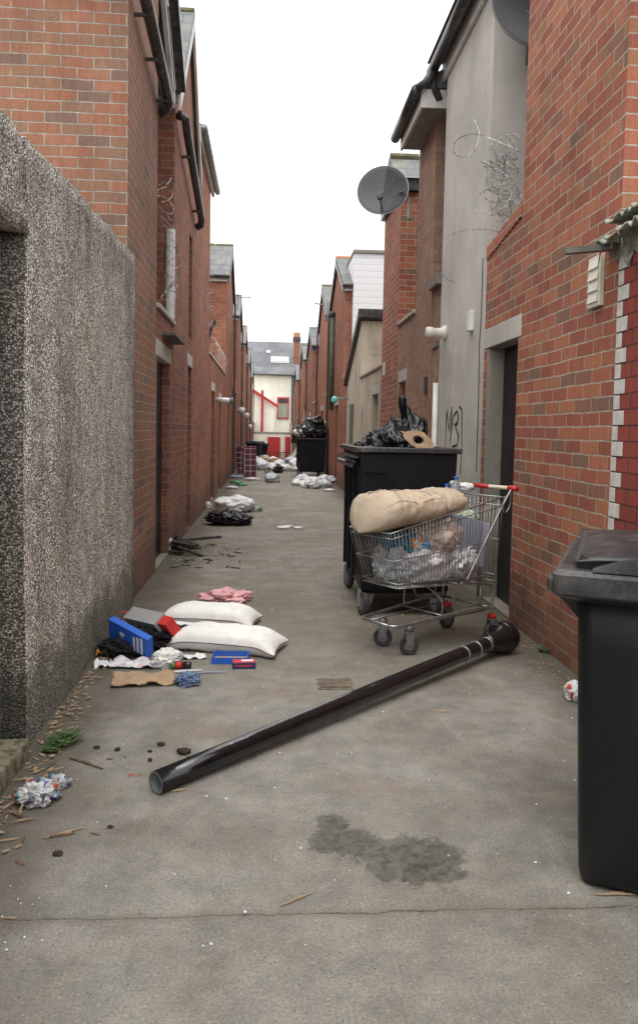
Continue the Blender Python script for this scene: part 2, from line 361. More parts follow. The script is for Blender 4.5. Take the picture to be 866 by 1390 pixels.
YARN = mat('blue_knit_cloth', (.14, .23, .42), .95, var=.5, vs=60, bump=1.0, bs=120, dirt=(.5, .55, .6), dirt_amt=.7)
WPAINT = mat('white_masonry_paint', (.64, .63, .59), .8, var=.2, vs=14, bump=.4, bs=60, dirt=(.4, .36, .3), dirt_amt=.45)
SPRAY = mat('black_spray_paint', (.015, .014, .014), .7, var=.3)
SHEETM = mat('weathered_cement_sheet', (.30, .31, .26), .95, var=.4, vs=10, bump=.6, bs=50, dirt=(.1, .11, .06), dirt_amt=.7)
REDW = mat('red_paint', (.45, .03, .03), .5, var=.15)
GLASS = mat('dark_window_glass', (.05, .06, .07), .12, var=.3, vs=1.5, bump=0)
CURT = mat('net_curtain', (.3, .29, .25), .8, stretch=(8, 1, 1), vs=1.5, var=.4)
LEAF = mat('weed_leaf', (.06, .12, .03), .6, var=.4, vs=30)
ORGP = mat('orange_wrapper', (.6, .25, .03), .4)
TART = tartan_mat()
PRINTS = blotch_mat('printed_wrapper', [(.6, .6, .6), (.5, .5, .52), (.07, .1, .3), (.45, .45, .46), (.4, .09, .06), (.16, .32, .4), (.6, .6, .58), (.4, .38, .35), (.08, .08, .12), (.55, .54, .52), (.3, .3, .32)], 42)
PRINTS2 = blotch_mat('yellow_blue_wrapper', [(.6, .42, .05), (.08, .3, .55), (.6, .6, .55), (.55, .2, .03), (.15, .45, .6), (.5, .5, .45)], 16)
RUBB = blotch_mat('mixed_rubbish_colours', [(.6, .6, .6), (.5, .5, .52), (.03, .03, .03), (.65, .64, .6), (.4, .3, .18), (.55, .56, .58), (.1, .25, .4), (.62, .61, .58)], 5)

# ------------------------------------------------------------------ mesh building
class MB:
    def __init__(s): s.v = []; s.f = []
    def add(s, vs, fs):
        o = len(s.v); s.v += [V(a) for a in vs]; s.f += [tuple(i+o for i in f) for f in fs]; return s
    def box(s, a, b):
        x0, y0, z0 = a; x1, y1, z1 = b
        x0, x1 = min(x0, x1), max(x0, x1); y0, y1 = min(y0, y1), max(y0, y1); z0, z1 = min(z0, z1), max(z0, z1)
        return s.add([(x0, y0, z0), (x1, y0, z0), (x1, y1, z0), (x0, y1, z0), (x0, y0, z1), (x1, y0, z1), (x1, y1, z1), (x0, y1, z1)],
                     [(0, 3, 2, 1), (4, 5, 6, 7), (0, 1, 5, 4), (1, 2, 6, 5), (2, 3, 7, 6), (3, 0, 4, 7)])
    def obox(s, c, size, m=None):
        m = m or Matrix.Identity(3); c = V(c); h = V(size)/2
        vs = [c+m@V((sx*h.x, sy*h.y, sz*h.z)) for sx, sy, sz in ((-1, -1, -1), (1, -1, -1), (1, 1, -1), (-1, 1, -1), (-1, -1, 1), (1, -1, 1), (1, 1, 1), (-1, 1, 1))]
        return s.add(vs, [(0, 3, 2, 1), (4, 5, 6, 7), (0, 1, 5, 4), (1, 2, 6, 5), (2, 3, 7, 6), (3, 0, 4, 7)])
    def hexa(s, bottom, top):
        return s.add(list(bottom)+list(top), [(3, 2, 1, 0), (4, 5, 6, 7), (0, 1, 5, 4), (1, 2, 6, 5), (2, 3, 7, 6), (3, 0, 4, 7)])
    def prism(s, poly, axis, lo, hi):
        def mk(p, t):
            if axis == 0: return (t, p[0], p[1])
            if axis == 1: return (p[0], t, p[1])
            return (p[0], p[1], t)
        k = len(poly)
        vs = [mk(p, lo) for p in poly]+[mk(p, hi) for p in poly]
        fs = [tuple(range(k)), tuple(range(2*k-1, k-1, -1))]+[(i, i+k, (i+1) % k+k, (i+1) % k) for i in range(k)]
        return s.add(vs, fs)
    def tube(s, pts, r, n=8, closed=False, cap=True):
        pts = [V(p) for p in pts]; k = len(pts)
        rs = r if isinstance(r, (list, tuple)) else [r]*k
        up = V((0, 0, 1)); vs = []; prev = None
        for i, p in enumerate(pts):
            if closed: t = pts[(i+1) % k]-pts[i-1]
            else: t = pts[min(i+1, k-1)]-pts[max(i-1, 0)]
            t = t.normalized() if t.length > 1e-9 else V((0, 0, 1))
            if prev is None:
                a = t.cross(up)
                if a.length < .05: a = t.cross(V((1, 0, 0)))
            else: a = prev-t*prev.dot(t)
            a.normalize(); b = t.cross(a); prev = a
            for j in range(n):
                th = 2*math.pi*j/n
                vs.append(p+a*(math.cos(th)*rs[i])+b*(math.sin(th)*rs[i]))
        fs = []
        for i in range(k if closed else k-1):
            for j in range(n):
                i2 = (i+1) % k
                fs.append((i*n+j, i2*n+j, i2*n+(j+1) % n, i*n+(j+1) % n))
        if cap and not closed:
            fs.append(tuple(range(n))); fs.append(tuple(range(k*n-1, (k-1)*n-1, -1)))
        return s.add(vs, fs)
    def lathe(s, prof, o, axis, n=24, caps=True):
        o = V(o); ax = V(axis).normalized(); a = ax.cross(V((0, 0, 1)))
        if a.length < .05: a = V((1, 0, 0))
        a.normalize(); b = ax.cross(a); vs = []
        for r, t in prof:
            for j in range(n):
                th = 2*math.pi*j/n; vs.append(o+ax*t+a*(math.cos(th)*r)+b*(math.sin(th)*r))
        fs = []
        for i in range(len(prof)-1):
            for j in range(n): fs.append((i*n+j, i*n+(j+1) % n, (i+1)*n+(j+1) % n, (i+1)*n+j))
        if caps:
            fs.append(tuple(range(n-1, -1, -1))); fs.append(tuple(range((len(prof)-1)*n, len(prof)*n)))
        return s.add(vs, fs)
    def grid(s, fn, nu, nv, closed_u=False):
        vs = [fn(i/(nu if closed_u else nu-1), j/(nv-1)) for i in range(nu) for j in range(nv)]
        fs = []
        for i in range(nu if closed_u else nu-1):
            for j in range(nv-1):
                i2 = (i+1) % nu
                fs.append((i*nv+j, i2*nv+j, i2*nv+j+1, i*nv+j+1))
        return s.add(vs, fs)
    def xf(s, m):
        s.v = [m@v for v in s.v]; return s
    def build(s, name, material, parent=None, smooth=False, bevel=0, solid=0, recalc=True, auto=None):
        me = bpy.data.meshes.new(name)
        off = V(parent['_loc']) if parent is not None and '_loc' in parent else V((0, 0, 0))
        if parent is None:
            xs = [v.x for v in s.v]; ys = [v.y for v in s.v]; zs = [v.z for v in s.v]
            off = V(((min(xs)+max(xs))/2, (min(ys)+max(ys))/2, min(zs)))
        me.from_pydata([v-off for v in s.v], [], s.f)
        if recalc:
            bm = bmesh.new(); bm.from_mesh(me); bmesh.ops.recalc_face_normals(bm, faces=bm.faces); bm.to_mesh(me); bm.free()
        uvl = me.uv_layers.new(name='UVMap').data
        for p in me.polygons:
            nx, ny, nz = abs(p.normal.x), abs(p.normal.y), abs(p.normal.z)
            for li in p.loop_indices:
                w = me.vertices[me.loops[li].vertex_index].co+off
                if nx >= ny and nx >= nz*.999: uv = (w.y, w.z)
                elif ny >= nz*.55: uv = (w.x, w.z)
                else: uv = (w.x, w.y)
                uvl[li].uv = uv
        if smooth:
            for p in me.polygons: p.use_smooth = True
        me.materials.append(material)
        o = bpy.data.objects.new(name, me); COL.objects.link(o)
        if parent is None: o.location = off
        else: o.parent = parent; o['_loc'] = tuple(off)
        if bevel:
            b = o.modifiers.new('bevel', 'BEVEL'); b.width = bevel; b.segments = 2; b.limit_method = 'ANGLE'
        if solid:
            b = o.modifiers.new('solid', 'SOLIDIFY'); b.thickness = solid
        return o
def thing(name, label, cat, loc=(0, 0, 0), group=None):
    o = bpy.data.objects.new(name, None); COL.objects.link(o); o.location = loc; o.empty_display_size = .1
    o['_loc'] = tuple(loc); o['label'] = label; o['category'] = cat
    if group: o['group'] = group
    return o
def tag(o, label, cat, group=None, kind=None):
    o['label'] = label; o['category'] = cat
    if group: o['group'] = group
    if kind: o['kind'] = kind
    return o
def fbm(p, sc, oct=4, h=.9): return noise.fractal(V(p)*sc, h, 2.0, oct)
def ridged(p, sc): return 1-2*abs(noise.noise(V(p)*sc))

def blob(c, r, seed=0, amp=.2, crease=.1, flat=.25, sub=4, rot=0, knot=0.0, sc=1.6):
    """crumpled bag-like closed surface resting on z = c.z"""
    bm = bmesh.new(); bmesh.ops.create_icosphere(bm, subdivisions=sub, radius=1.0)
    rm = Matrix.Rotation(rot, 3, 'Z'); sd = V((seed*13.7, seed*7.1, seed*3.3)); vs = []
    for v in bm.verts:
        d = v.co.normalized()
        k = 1+amp*noise.noise(d*sc+sd)*1.4+amp*.6*noise.noise(d*sc*2.3+sd)
        q = d+V((noise.noise(d*2+sd), noise.noise(d*2+sd*2), 0))*.4
        k += crease*(ridged(q+sd, 3.1)-.5)*.7+crease*.5*(ridged(q*1.7+sd, 5.3)-.5)+crease*.3*(ridged(q+sd*2, 10)-.5)
        p = d*k
        if knot and d.z > .75:
            t = (d.z-.75)/.25; p = V((p.x*(1-t*.75), p.y*(1-t*.75), p.z+t*t*knot))
        p = V((p.x*r[0], p.y*r[1], p.z*r[2]))
        zf = -r[2]*(1-flat)
        if p.z < zf: p.z = zf+(p.z-zf)*.08
        p.z -= zf
        vs.append(V(c)+rm@p)
    idx = {v: i for i, v in enumerate(bm.verts)}
    mb = MB().add(vs, [tuple(idx[v] for v in f.verts) for f in bm.faces]); bm.free(); return mb

def rot2(a): return Matrix.Rotation(a, 3, 'Z')

# ------------------------------------------------------------------ ground
def gz(y): return 0.0 if y < 30 else -.024*(min(y, 66)-30)
ys = [-12, 0, 2, 4, 6, 8, 12, 16, 20, 25, 30, 35, 40, 50, 60, 66, 80, 150, 400]
g = MB(); xs = [-150, -30, -8, -2, 0, 2, 8, 30, 150]
g.add([(x, y, gz(y)) for y in ys for x in xs], [(j*len(xs)+i, j*len(xs)+i+1, (j+1)*len(xs)+i+1, (j+1)*len(xs)+i) for j in range(len(ys)-1) for i in range(len(xs)-1)])
gr = g.build('ground', ground_mat()); gr['kind'] = 'structure'

# ------------------------------------------------------------------ houses and walls
LX, RX = -1.07, 1.83
def cells(mb, side, px, th, y0, y1, z0, z1, ops):
    """slab of wall with rectangular openings"""
    ycuts = sorted(set([y0, y1]+[o[0] for o in ops]+[o[1] for o in ops]))
    for a, b in zip(ycuts, ycuts[1:]):
        spans = sorted([(o[2], o[3]) for o in ops if o[0] <= a+1e-6 and o[1] >= b-1e-6])
        z = z0
        for lo, hi in spans:
            if lo > z+1e-4: mb.box((px, a, z), (px+side*th, b, lo))
            z = hi
        if z < z1-1e-4: mb.box((px, a, z), (px+side*th, b, z1))
def opening(par, side, px, o, lint, leaf, lname='door', th=.13, handle=True):
    y0, y1, z0, z1 = o
    if lint: MB().box((px-side*.004, y0-.09, z1), (px+side*.2, y1+.09, z1+.16)).build('lintel', lint, par, bevel=.006)
    zb = z0
    th = .085 if abs(y0-7.62) < .01 else th
    d = MB().box((px+side*th, y0, zb), (px+side*(th+.045), y1, z1)).build(lname, leaf, par)
    if lname == 'door':
        if y0 < 12:
            MB().tube([(px+side*(th-.03), y1-.1, 1.0), (px+side*(th-.045), y1-.1, 1.06), (px+side*(th-.045), y1-.1, 1.14), (px+side*(th-.03), y1-.1, 1.2)], .008, 6).build('handle', GALVD, d)
            k = MB()
            for i in range(1, 6): k.box((px+side*(th-.006), y0+i*(y1-y0)/6-.004, zb+.05), (px+side*(th-.001), y0+i*(y1-y0)/6+.004, z1-.05))
            k.build('bead', leaf, d)
def lint_ops(ops): return [(a, b, z0, z1) for a, b, z0, z1, *_ in ops]+[(a-.09, b+.09, z1, z1+.16) for a, b, z0, z1, *r in ops if r and r[0]]

def gable_house(name, label, side, px, y0, y1, eave, ridge, bm_, ops=(), depth=4.0, slate=SLATE, fascia=FASC, barge=FASC, ridge_m=MOSS, chimney=False, ym=None, gut=True, group=None):
    zb = -1.6 if y1 > 30 else -.3
    t = thing(name, label, 'house', (px, (y0+y1)/2, gz(y0)), group)
    mb = MB(); ops = list(ops)
    los = []
    for o in ops:
        los.append((o[0], o[1], o[2], o[3]))
        if o[4]: los.append((o[0]-.09, o[1]+.09, o[3], o[3]+.16))
    # merge opening + lintel spans per column
    cells2(mb, side, px, .2, y0, y1, zb, eave, los)
    mb.box((px+side*.2, y0, zb), (px+side*depth, y1, eave))
    ym = ym or (y0+y1)/2
    mb.prism([(y0, eave), (y1, eave), (ym, ridge)], 0, px, px+side*depth)
    mb.build('wall', bm_, t)
    for o in ops: opening(t, side, px, o[:4], o[4], o[5], o[6] if len(o) > 6 else 'door')
    # roof slabs
    s1 = V((0, ym-y0, ridge-eave)).normalized(); n1 = V((0, -s1.z, s1.y)); s2 = V((0, y1-ym, eave-ridge)).normalized(); n2 = V((0, -s2.z, s2.y))
    if n1.z < 0: n1 = -n1
    if n2.z < 0: n2 = -n2
    r = MB(); ov = -side*.07; th = .05
    for (p0, p1, nn) in (((y0, eave), (ym, ridge), n1), ((ym, ridge), (y1, eave), n2)):
        a = V((0, p0[0], p0[1])); b = V((0, p1[0], p1[1])); d = (b-a).normalized()
        if p0[0] == y0: a = a-d*.16
        else: b = b+d*.16
        a = a+nn*.012; b = b+nn*.012
        r.prism([(a.y, a.z), (b.y, b.z), (b.y+nn.y*th, b.z+nn.z*th), (a.y+nn.y*th, a.z+nn.z*th)], 0, px+ov, px+side*depth)
    ro = r.build('roof', slate, t)
    k = MB(); x = px+ov
    n = max(3, int(depth/.45))
    for i in range(n): k.tube([(x+side*(i*depth/n), ym, ridge+.055), (x+side*((i+.97)*depth/n), ym, ridge+.055+random.uniform(-.006, .006))], .06, 8)
    k.build('ridge_tile', ridge_m, ro)
    b = MB()
    for (p0, p1) in (((y0, eave), (ym, ridge)), ((ym, ridge), (y1, eave))):
        a = V((0, p0[0], p0[1])); c = V((0, p1[0], p1[1])); d = (c-a).normalized()
        if p0[0] == y0: a -= d*.14
        else: c += d*.14
        b.prism([(a.y, a.z-.02), (c.y, c.z-.02), (c.y, c.z-.16), (a.y, a.z-.16)], 0, px-side*.075, px-side*.045)
    b.build('bargeboard', barge, t)
    MB().box((px-side*.03, y0-.05, eave-.16), (px+side*depth, y0-.003, eave-.01)).build('fascia', fascia, t)
    if gut:
        MB().tube([(px-side*.09, y0-.11, eave-.045), (px+side*depth, y0-.11, eave-.045)], .05, 10).build('gutter', GUTK, t)
        MB().tube([(px-side*.02, y1+.1, eave-.045), (px-side*.06, y1+.02, eave-.15), (px-side*.06, y1-.05, eave-.4), (px-side*.06, y1-.05, gz(y1)+.1)], .033, 8).build('downpipe', GUTK, t)
    if chimney:
        c = MB().box((px+side*1.2, ym-.3, ridge-.4), (px+side*1.8, ym+.3, ridge+.9)).build('chimney', B_ORR, ro)
        for i in (0, 1): MB().lathe([(.11, 0), (.13, .05), (.1, .3), (.12, .33)], (px+side*(1.35+.3*i), ym, ridge+.9), (0, 0, 1), 10).build('chimney_pot', TERRA, ro)
    return t
def cells2(mb, side, px, th, y0, y1, z0, z1, ops):
    ycuts = sorted(set([y0, y1]+[max(y0, min(y1, v)) for o in ops for v in o[:2]]))
    for a, b in zip(ycuts, ycuts[1:]):
        if b-a < 1e-5: continue
        m = (a+b)/2; spans = sorted([(o[2], o[3]) for o in ops if o[0] < m < o[1]])
        z = z0
        for lo, hi in spans:
            if lo > z+1e-4: mb.box((px, a, z), (px+side*th, b, lo))
            z = max(z, hi)
        if z < z1-1e-4: mb.box((px, a, z), (px+side*th, b, z1))

def yard_wall(label, side, px, y0, y1, top, bm_, ops=(), cope=R_LINT, th=.24, group=None):
    zb = -1.6 if y1 > 30 else -.3
    t = thing('yard_wall', label, 'wall', (px, (y0+y1)/2, gz(y0)), group)
    mb = MB(); los = []
    for o in ops:
        los.append((o[0], o[1], -9, o[3]))
        if o[4]: los.append((o[0]-.09, o[1]+.09, o[3], o[3]+.16))
    cells2(mb, side, px, th, y0, y1, zb, top, los)
    mb.build('wall', bm_, t)
    if cope: MB().box((px-side*.03, y0+.002, top+.001), (px+side*(th+.03), y1-.002, top+.05)).build('coping', cope, t, bevel=.01)
    for o in ops:
        opening(t, side, px, (o[0], o[1], gz(y0)+.02, o[3]), o[4], o[5])
        MB().box((px+side*.004, o[0], gz(y0)-.05), (px+side*.2, o[1], gz(y0)+.02)).build('threshold', R_CONC, t)
    return t

# ---- left side: pebbledashed yard wall with a blocked doorway
def rough(mb_, amp=.012, sc=9, seed=0):
    return mb_
t = thing('pebbledash_wall', 'tall grey pebbledash yard wall with a bricked-up doorway, at left edge', 'wall', (-1.15, 4.5, 0))
def subdiv_box(a, b, step, amp, sd):
    bm = bmesh.new(); bmesh.ops.create_cube(bm, size=1)
    sx, sy, sz = [abs(q-p) for p, q in zip(a, b)]
    for v in bm.verts: v.co = V([(p+q)/2+c*abs(q-p) for p, q, c in zip(a, b, v.co)])
    for ax, L in enumerate((sx, sy, sz)):
        n = max(1, int(L/step))
        for i in range(1, n):
            co = V(a); co[ax] = min(a[ax], b[ax])+L*i/n; no = V((0, 0, 0)); no[ax] = 1
            bmesh.ops.bisect_plane(bm, geom=bm.verts[:]+bm.edges[:]+bm.faces[:], plane_co=co, plane_no=no)
    for v in bm.verts:
        p = v.co.copy(); v.co += V((noise.noise(p*7+V((sd, 0, 0))), noise.noise(p*7+V((0, sd, 5))), noise.noise(p*7+V((3, 5, sd)))))*amp+V((noise.noise(p*1.5), 0, noise.noise(p*1.8)))*amp*1.3
    idx = {v: i for i, v in enumerate(bm.verts)}
    m = MB().add([v.co.copy() for v in bm.verts], [tuple(idx[v] for v in f.verts) for f in bm.faces]); bm.free(); return m
wtop = 2.60
m1 = MB()
for a, b, s_ in (((-1.28, 3.38, -.1), (-1.02, 6.16, wtop), 1),):
    q = subdiv_box(a, b, .07, .012, s_)
    for v in q.v:
        if v.z > 2.3: v.z += (v.y-3.2)*.04*(v.z-2.3)/.3
        v.x += -.015*(v.y-3.38)/2.6
    m1.add(q.v, q.f)
m1.build('wall', PEB, t, smooth=True)
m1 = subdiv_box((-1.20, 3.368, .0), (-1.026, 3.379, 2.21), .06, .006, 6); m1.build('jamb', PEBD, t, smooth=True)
m1 = subdiv_box((-1.28, -.6, -.1), (-1.02, 2.45, wtop), .1, .012, 2); m1.build('pier', PEB, t, smooth=True)
m1 = subdiv_box((-1.28, 2.445, 2.2), (-1.021, 3.385, wtop-.005), .07, .014, 3); m1.build('lintel', PEB, t, smooth=True)
m1 = subdiv_box((-1.28, 2.44, .0), (-1.125, 3.39, 2.21), .07, .01, 4); m1.build('infill_panel', PEB, t, smooth=True)
m1 = subdiv_box((-1.125, 2.3, -.05), (-.985, 3.27, .085), .05, .008, 5); m1.build('doorstep', R_MOSS, t, smooth=True, bevel=.01)

# ---- left house A
A0, A1 = 6.03, 7.58
t = thing('brick_house', 'orange brick house end behind the pebbledash wall, black pipe along its side', 'house', (-1.07, 6.8, 0))
mb = MB(); mb.box((-6, A0, -.3), (LX, A1, 3.4)); mb.prism([(A0, 3.4), (A1, 3.4), (A1, 5.62), (A0, 7.2)], 0, -6, LX)
mb.build('wall', B_ORG, t)
# roof edge falling away to the back, white board with black slates
r_ = MB(); r_.prism([(A0-.3, 7.45), (8.75, 5.12), (8.75, 5.0), (A0-.3, 7.3)], 0, -6, LX+.02); r_.build('roof', SLATE2, t)
r_ = MB(); r_.prism([(A0-.3, 7.30), (8.72, 5.0), (8.72, 4.86), (A0-.3, 7.14)], 0, LX-.02, LX+.025); r_.build('bargeboard', FASC, t)
r_ = MB(); r_.prism([(A0-.3, 7.50), (8.78, 5.18), (8.78, 5.05), (A0-.3, 7.32)], 0, LX+.03, LX+.13); r_.build('gutter', GUTK, t)
px_ = LX+.10
pts = [(-1.6, A0-.08, 4.74), (-1.2, A0-.08, 4.70), (-1.03, A0-.05, 4.68), (px_, A0+.1, 4.66), (px_, A1-.2, 4.5), (px_, A1+.0, 4.47), (px_-.03, A1+.06, 4.42), (px_-.1, A1+.07, 4.38)]
MB().tube(pts, .05, 12).build('pipe', GUTK, t, smooth=True)
for y, z in ((A0+.25, 4.64), (A0+.8, 4.56), (A1-.12, 4.48)): MB().box((LX-.01, y-.015, z-.07), (px_, y+.015, z-.05)).build('bracket', GUTK, t)

# gap wall with the black door
tw = yard_wall('dark brick yard wall with black door beside the orange brick house', -1, LX, 7.585, 8.92, 2.55, B_DRK, [(7.62, 8.62, 0, 2.1, R_LINT, DOORK)])
MB().box((LX+.005, 8.0, 2.34), (LX+.13, 8.9, 2.365)).build('shelf_board', TIMB, tw)
o = MB().tube([(LX-.03, 8.86, 2.62), (LX-.03, 8.86, 3.6)], .05, 10).build('timber_post', UPVC, tw)
# house B
tb = gable_house('brick_house', 'dark red brick return with gable to the alley and black wall pipe, second on left', -1, LX, 8.93, 11.5, 5.15, 6.62, B_DRK,
    [(10.55, 11.05, .02, 2.25, R_LINT, DOORK), (10.6, 11.0, 2.62, 4.0, None, DOORG, 'window_board')], gut=False, ym=10.3)
px_ = LX+.1
pts = [(LX+.02, 9.0, 4.9), (px_, 9.05, 4.88), (px_, 9.25, 4.8), (px_, 11.0, 4.42), (px_, 11.3, 4.36), (px_-.02, 11.36, 4.3), (px_-.08, 11.38, 4.27)]
MB().tube(pts, .05, 12).build('pipe', GUTK, tb, smooth=True)
for y, z in ((9.6, 4.72), (10.9, 4.44)): MB().box((LX-.01, y-.015, z-.09), (px_, y+.015, z-.06)).build('bracket', GUTK, tb)
# house C1 with eave along the alley
t = thing('brick_house', 'dark red brick house with white fascia and grey gutter, third on left', 'house', (LX, 12.9, 0))
mb = MB(); cells2(mb, -1, LX, .2, 11.505, 14.25, -.3, 5.62, []); mb.box((LX-.2, 11.505, -.3), (-5, 14.25, 5.62)); mb.build('wall', B_DRK2, t)
MB().prism([(-.97, 5.72), (-3, 7.1), (-5, 5.72)], 1, 11.45, 14.4).build('roof', SLATE, t)
MB().box((LX+.06, 11.45, 5.58), (LX+.01, 14.4, 5.715)).build('fascia', FASC, t)
MB().tube([(LX+.11, 11.4, 5.68), (LX+.11, 14.45, 5.68)], .05, 10).build('gutter', mat('grey_gutter', (.33, .34, .34), .5), t, smooth=True)
MB().box((LX-.1, 11.44, 5.5), (LX+.07, 11.449, 5.7)).build('soffit_end', FASC, t)
# gap wall 2 with doors and barbed wire
t = yard_wall('red brick yard wall with two recessed doors and a white vent pipe', -1, LX, 14.26, 19.75, 2.75, B_DRK2, [(15.0, 15.85, 0, 2.15, R_LINT, DOORB), (17.3, 18.1, 0, 2.05, R_LINT, DOORK)])
MB().tube([(LX, 16.4, 2.02), (LX+.3, 16.4, 2.0)], .055, 12).build('vent_pipe', UPVC, t, smooth=True)
MB().lathe([(.06, 0), (.075, .02), (.075, .06), (.05, .07)], (LX+.28, 16.4, 2.0), (1, 0, 0), 12).build('vent_cowl', HUB, t, smooth=True)
MB().tube([(LX-.1, 14.9, 2.7), (LX-.1, 14.9, 3.0), (LX-.02, 14.95, 3.3), (LX+.05, 15.0, 3.45)], .035, 8).build('bent_post', GUTK, t)
houses_left = [(19.8, 23.6, 5.25, 6.35, B_ORR), (27.0, 30.6, 5.3, 6.2, B_DRK2), (34.5, 38.2, 5.2, 6.1, B_ORR), (42.5, 46.5, 5.0, 5.9, B_DRK), (51, 56, 4.8, 5.9, B_ORR)]
descr = ['with lichened slates and white front fascia', 'with slate gable behind the lichened one', 'with slate gable, fourth red return from the alley end on left', 'low slated, near the far end on left', 'last and farthest before the cream house']
for i, (a, b, e, r, m_) in enumerate(houses_left):
    ops = [(a+1.2, a+2.0, gz(a)+.02, gz(a)+2.1, R_LINT, DOORK if i % 2 else DOORB)]
    gable_house('brick_house', 'orange red brick return '+descr[i], -1, LX, a, b, e, r, m_, ops, barge=GUTK, group='back returns along the left side')
    0
    nx = houses_left[i+1][0] if i+1 < len(houses_left) else 64
    yard_wall(['red brick yard wall right behind the tartan mattresses', 'left yard wall running on past the second slate gable', 'left yard wall beyond the mid-alley wheelie bin', 'left yard wall between the two farthest left returns', 'last left yard wall touching the cream house'][i], -1, LX, b+.01, nx-.01, 2.6+gz(b), [B_DRK2, B_DRK, B_ORR, B_DRK, B_ORR][i], [(b+1.2, b+2.0, 0, 2.1+gz(b), R_LINT, DOORB)], group='yard walls along the left side')
# ---- right side
# E house
t = thing('brick_house', 'red multi brick house side wall nearest on the right, with louvred vent', 'house', (RX, 4.8, 0))
mb = MB(); mb.box((RX, 4.03, -.3), (6.5, 5.66, 9.5)); mb.build('wall', B_RED, t)
v = MB(); c0 = hit(791, 372, 0, RX-.03); y0v, y1v = 4.2, 4.36
z0v, z1v = 2.12, 2.40
v.box((RX-.03, y0v, z0v), (RX-.002, y1v, z1v)); vo = v.build('vent_cover', UPVCC, t, bevel=.004)
k = MB()
for i in range(4):
    z = z0v+.02+i*.062
    k.prism([(RX-.031, z), (RX-.040, z+.006), (RX-.031, z+.054)], 1, y0v+.016, y1v-.016)
k.build('louvre', UPVCC, vo)
# painted low wall nearer
t = thing('painted_wall', 'maroon painted brick yard wall with white painted quoins, at right edge', 'wall', (RX, 3, 0))
MB().box((RX, -.6, -.2), (RX+.24, 4.026, 2.46)).build('wall', B_PNT, t)
q = MB(); z = 0.243-.081*0; i = 0
while z < 2.42:
    w = .125 if i % 2 else .065
    q.box((RX-.004-random.uniform(0, .003), 4.03-w+random.uniform(-.006, .006), z+.004), (RX+.06, 4.05 if False else 4.0255, z+.081-.003)); z += .081; i += 1
q.build('white_quoin', WPAINT, t, bevel=.003)
# broken roofing sheet
ts = thing('broken_roof_sheet', 'broken grey corrugated sheet with hanging plaster on top of the maroon wall', 'roof sheet', (RX, 3.9, 2.46))
def corr(u, v_):
    y = 3.3+u*.86; x = RX-.13+v_*.7+.05*noise.noise(V((u*9, 0, 3)))
    edge = .035*noise.noise(V((u*14, 1, 1)))*(1-v_)
    z = 2.47+.05*v_-.05*(1-v_)+.013*math.sin(y*2*math.pi/.075)-.04*(u-.5)
    return (x+edge, y, z+.01*noise.noise(V((x*20, y*20, 0))))
MB().grid(corr, 130, 14).build('corrugated_sheet', SHEETM, ts, solid=.008)
def corr2(u, v_):
    y = 3.5+u*.56; x = RX-.07+v_*.6-.05*noise.noise(V((u*11, 5, 3)))*(1-v_)
    return (x, y, 2.53+.02*v_+.013*math.sin(y*2*math.pi/.075+1))
MB().grid(corr2, 90, 10).build('upper_sheet', SHEETM, ts, solid=.007)
b0 = V((RX+.3, 3.98, 2.425)); b1 = V((1.53, 4.02, 2.36))
d = (b1-b0).normalized(); rm = d.to_track_quat('X', 'Z').to_matrix()
MB().obox((b0+b1)/2, ((b1-b0).length, .05, .03), rm).build('batten', TIMB, ts)
def plaster(u, v_):
    y = 4.05-u*.42; drop = .03+.15*max(0, noise.noise(V((u*4.5, 2, 7)))+.45)*(1-.4*u)
    x = RX-.014-.012*noise.noise(V((u*14, v_*6, 0)))
    return (x-.03*(1-v_), y+.02*noise.noise(V((v_*8, u*3, 1))), 2.42-drop*v_)
MB().grid(plaster, 50, 16).build('hanging_plaster', SHEETM, ts, solid=.012)
k = MB()
for i in range(26):
    y = random.uniform(3.5, 4.05); x = RX-random.uniform(-.02, .1); L = random.uniform(.05, .16)
    k.tube([(x, y, 2.44), (x-.02+random.uniform(-.03, .03), y+random.uniform(-.02, .02), 2.44-L)], [random.uniform(.006, .013), .003], 5)
k.build('torn_fibre', SHEETM, ts)

# yard wall with black door, sloped brick top
t = thing('yard_wall', 'red brick yard wall with concrete lintel over the black door, by the trolley', 'wall', (RX, 6.1, 0))
mb = MB(); cells2(mb, 1, RX, .22, 5.665, 6.56, -.3, 2.72, [(5.665, 6.47, -9, 2.12), (5.664, 6.56, 2.12, 2.29)])
mb.prism([(5.665, 2.72), (6.56, 2.72), (6.56, 2.86), (5.665, 2.98)], 0, RX, RX+.22)
mb.build('wall', B_RED, t)
cz = MB()
for i in range(11):
    y = 5.668+i*.081
    cz.box((RX-.012, y+.004, 2.99-i*.012), (RX+.23, y+.075, 3.1-i*.012-random.uniform(0, .012)))
cz.build('coping', B_RED, t, bevel=.006)
MB().box((RX-.006, 5.60, 2.12), (RX+.215, 6.56, 2.285)).build('lintel', R_LINT, t, bevel=.006)
MB().box((RX+.002, 6.43, 0), (RX+.2, 6.556, 2.118)).build('jamb', R_CONC, t, bevel=.01)
dd = MB().box((RX+.135, 5.665, .02), (RX+.18, 6.43, 2.12)).build('door', DOORK, t)
MB().box((RX+.01, 5.67, -.05), (RX+.2, 6.43, .02)).build('threshold', R_CONC, t)
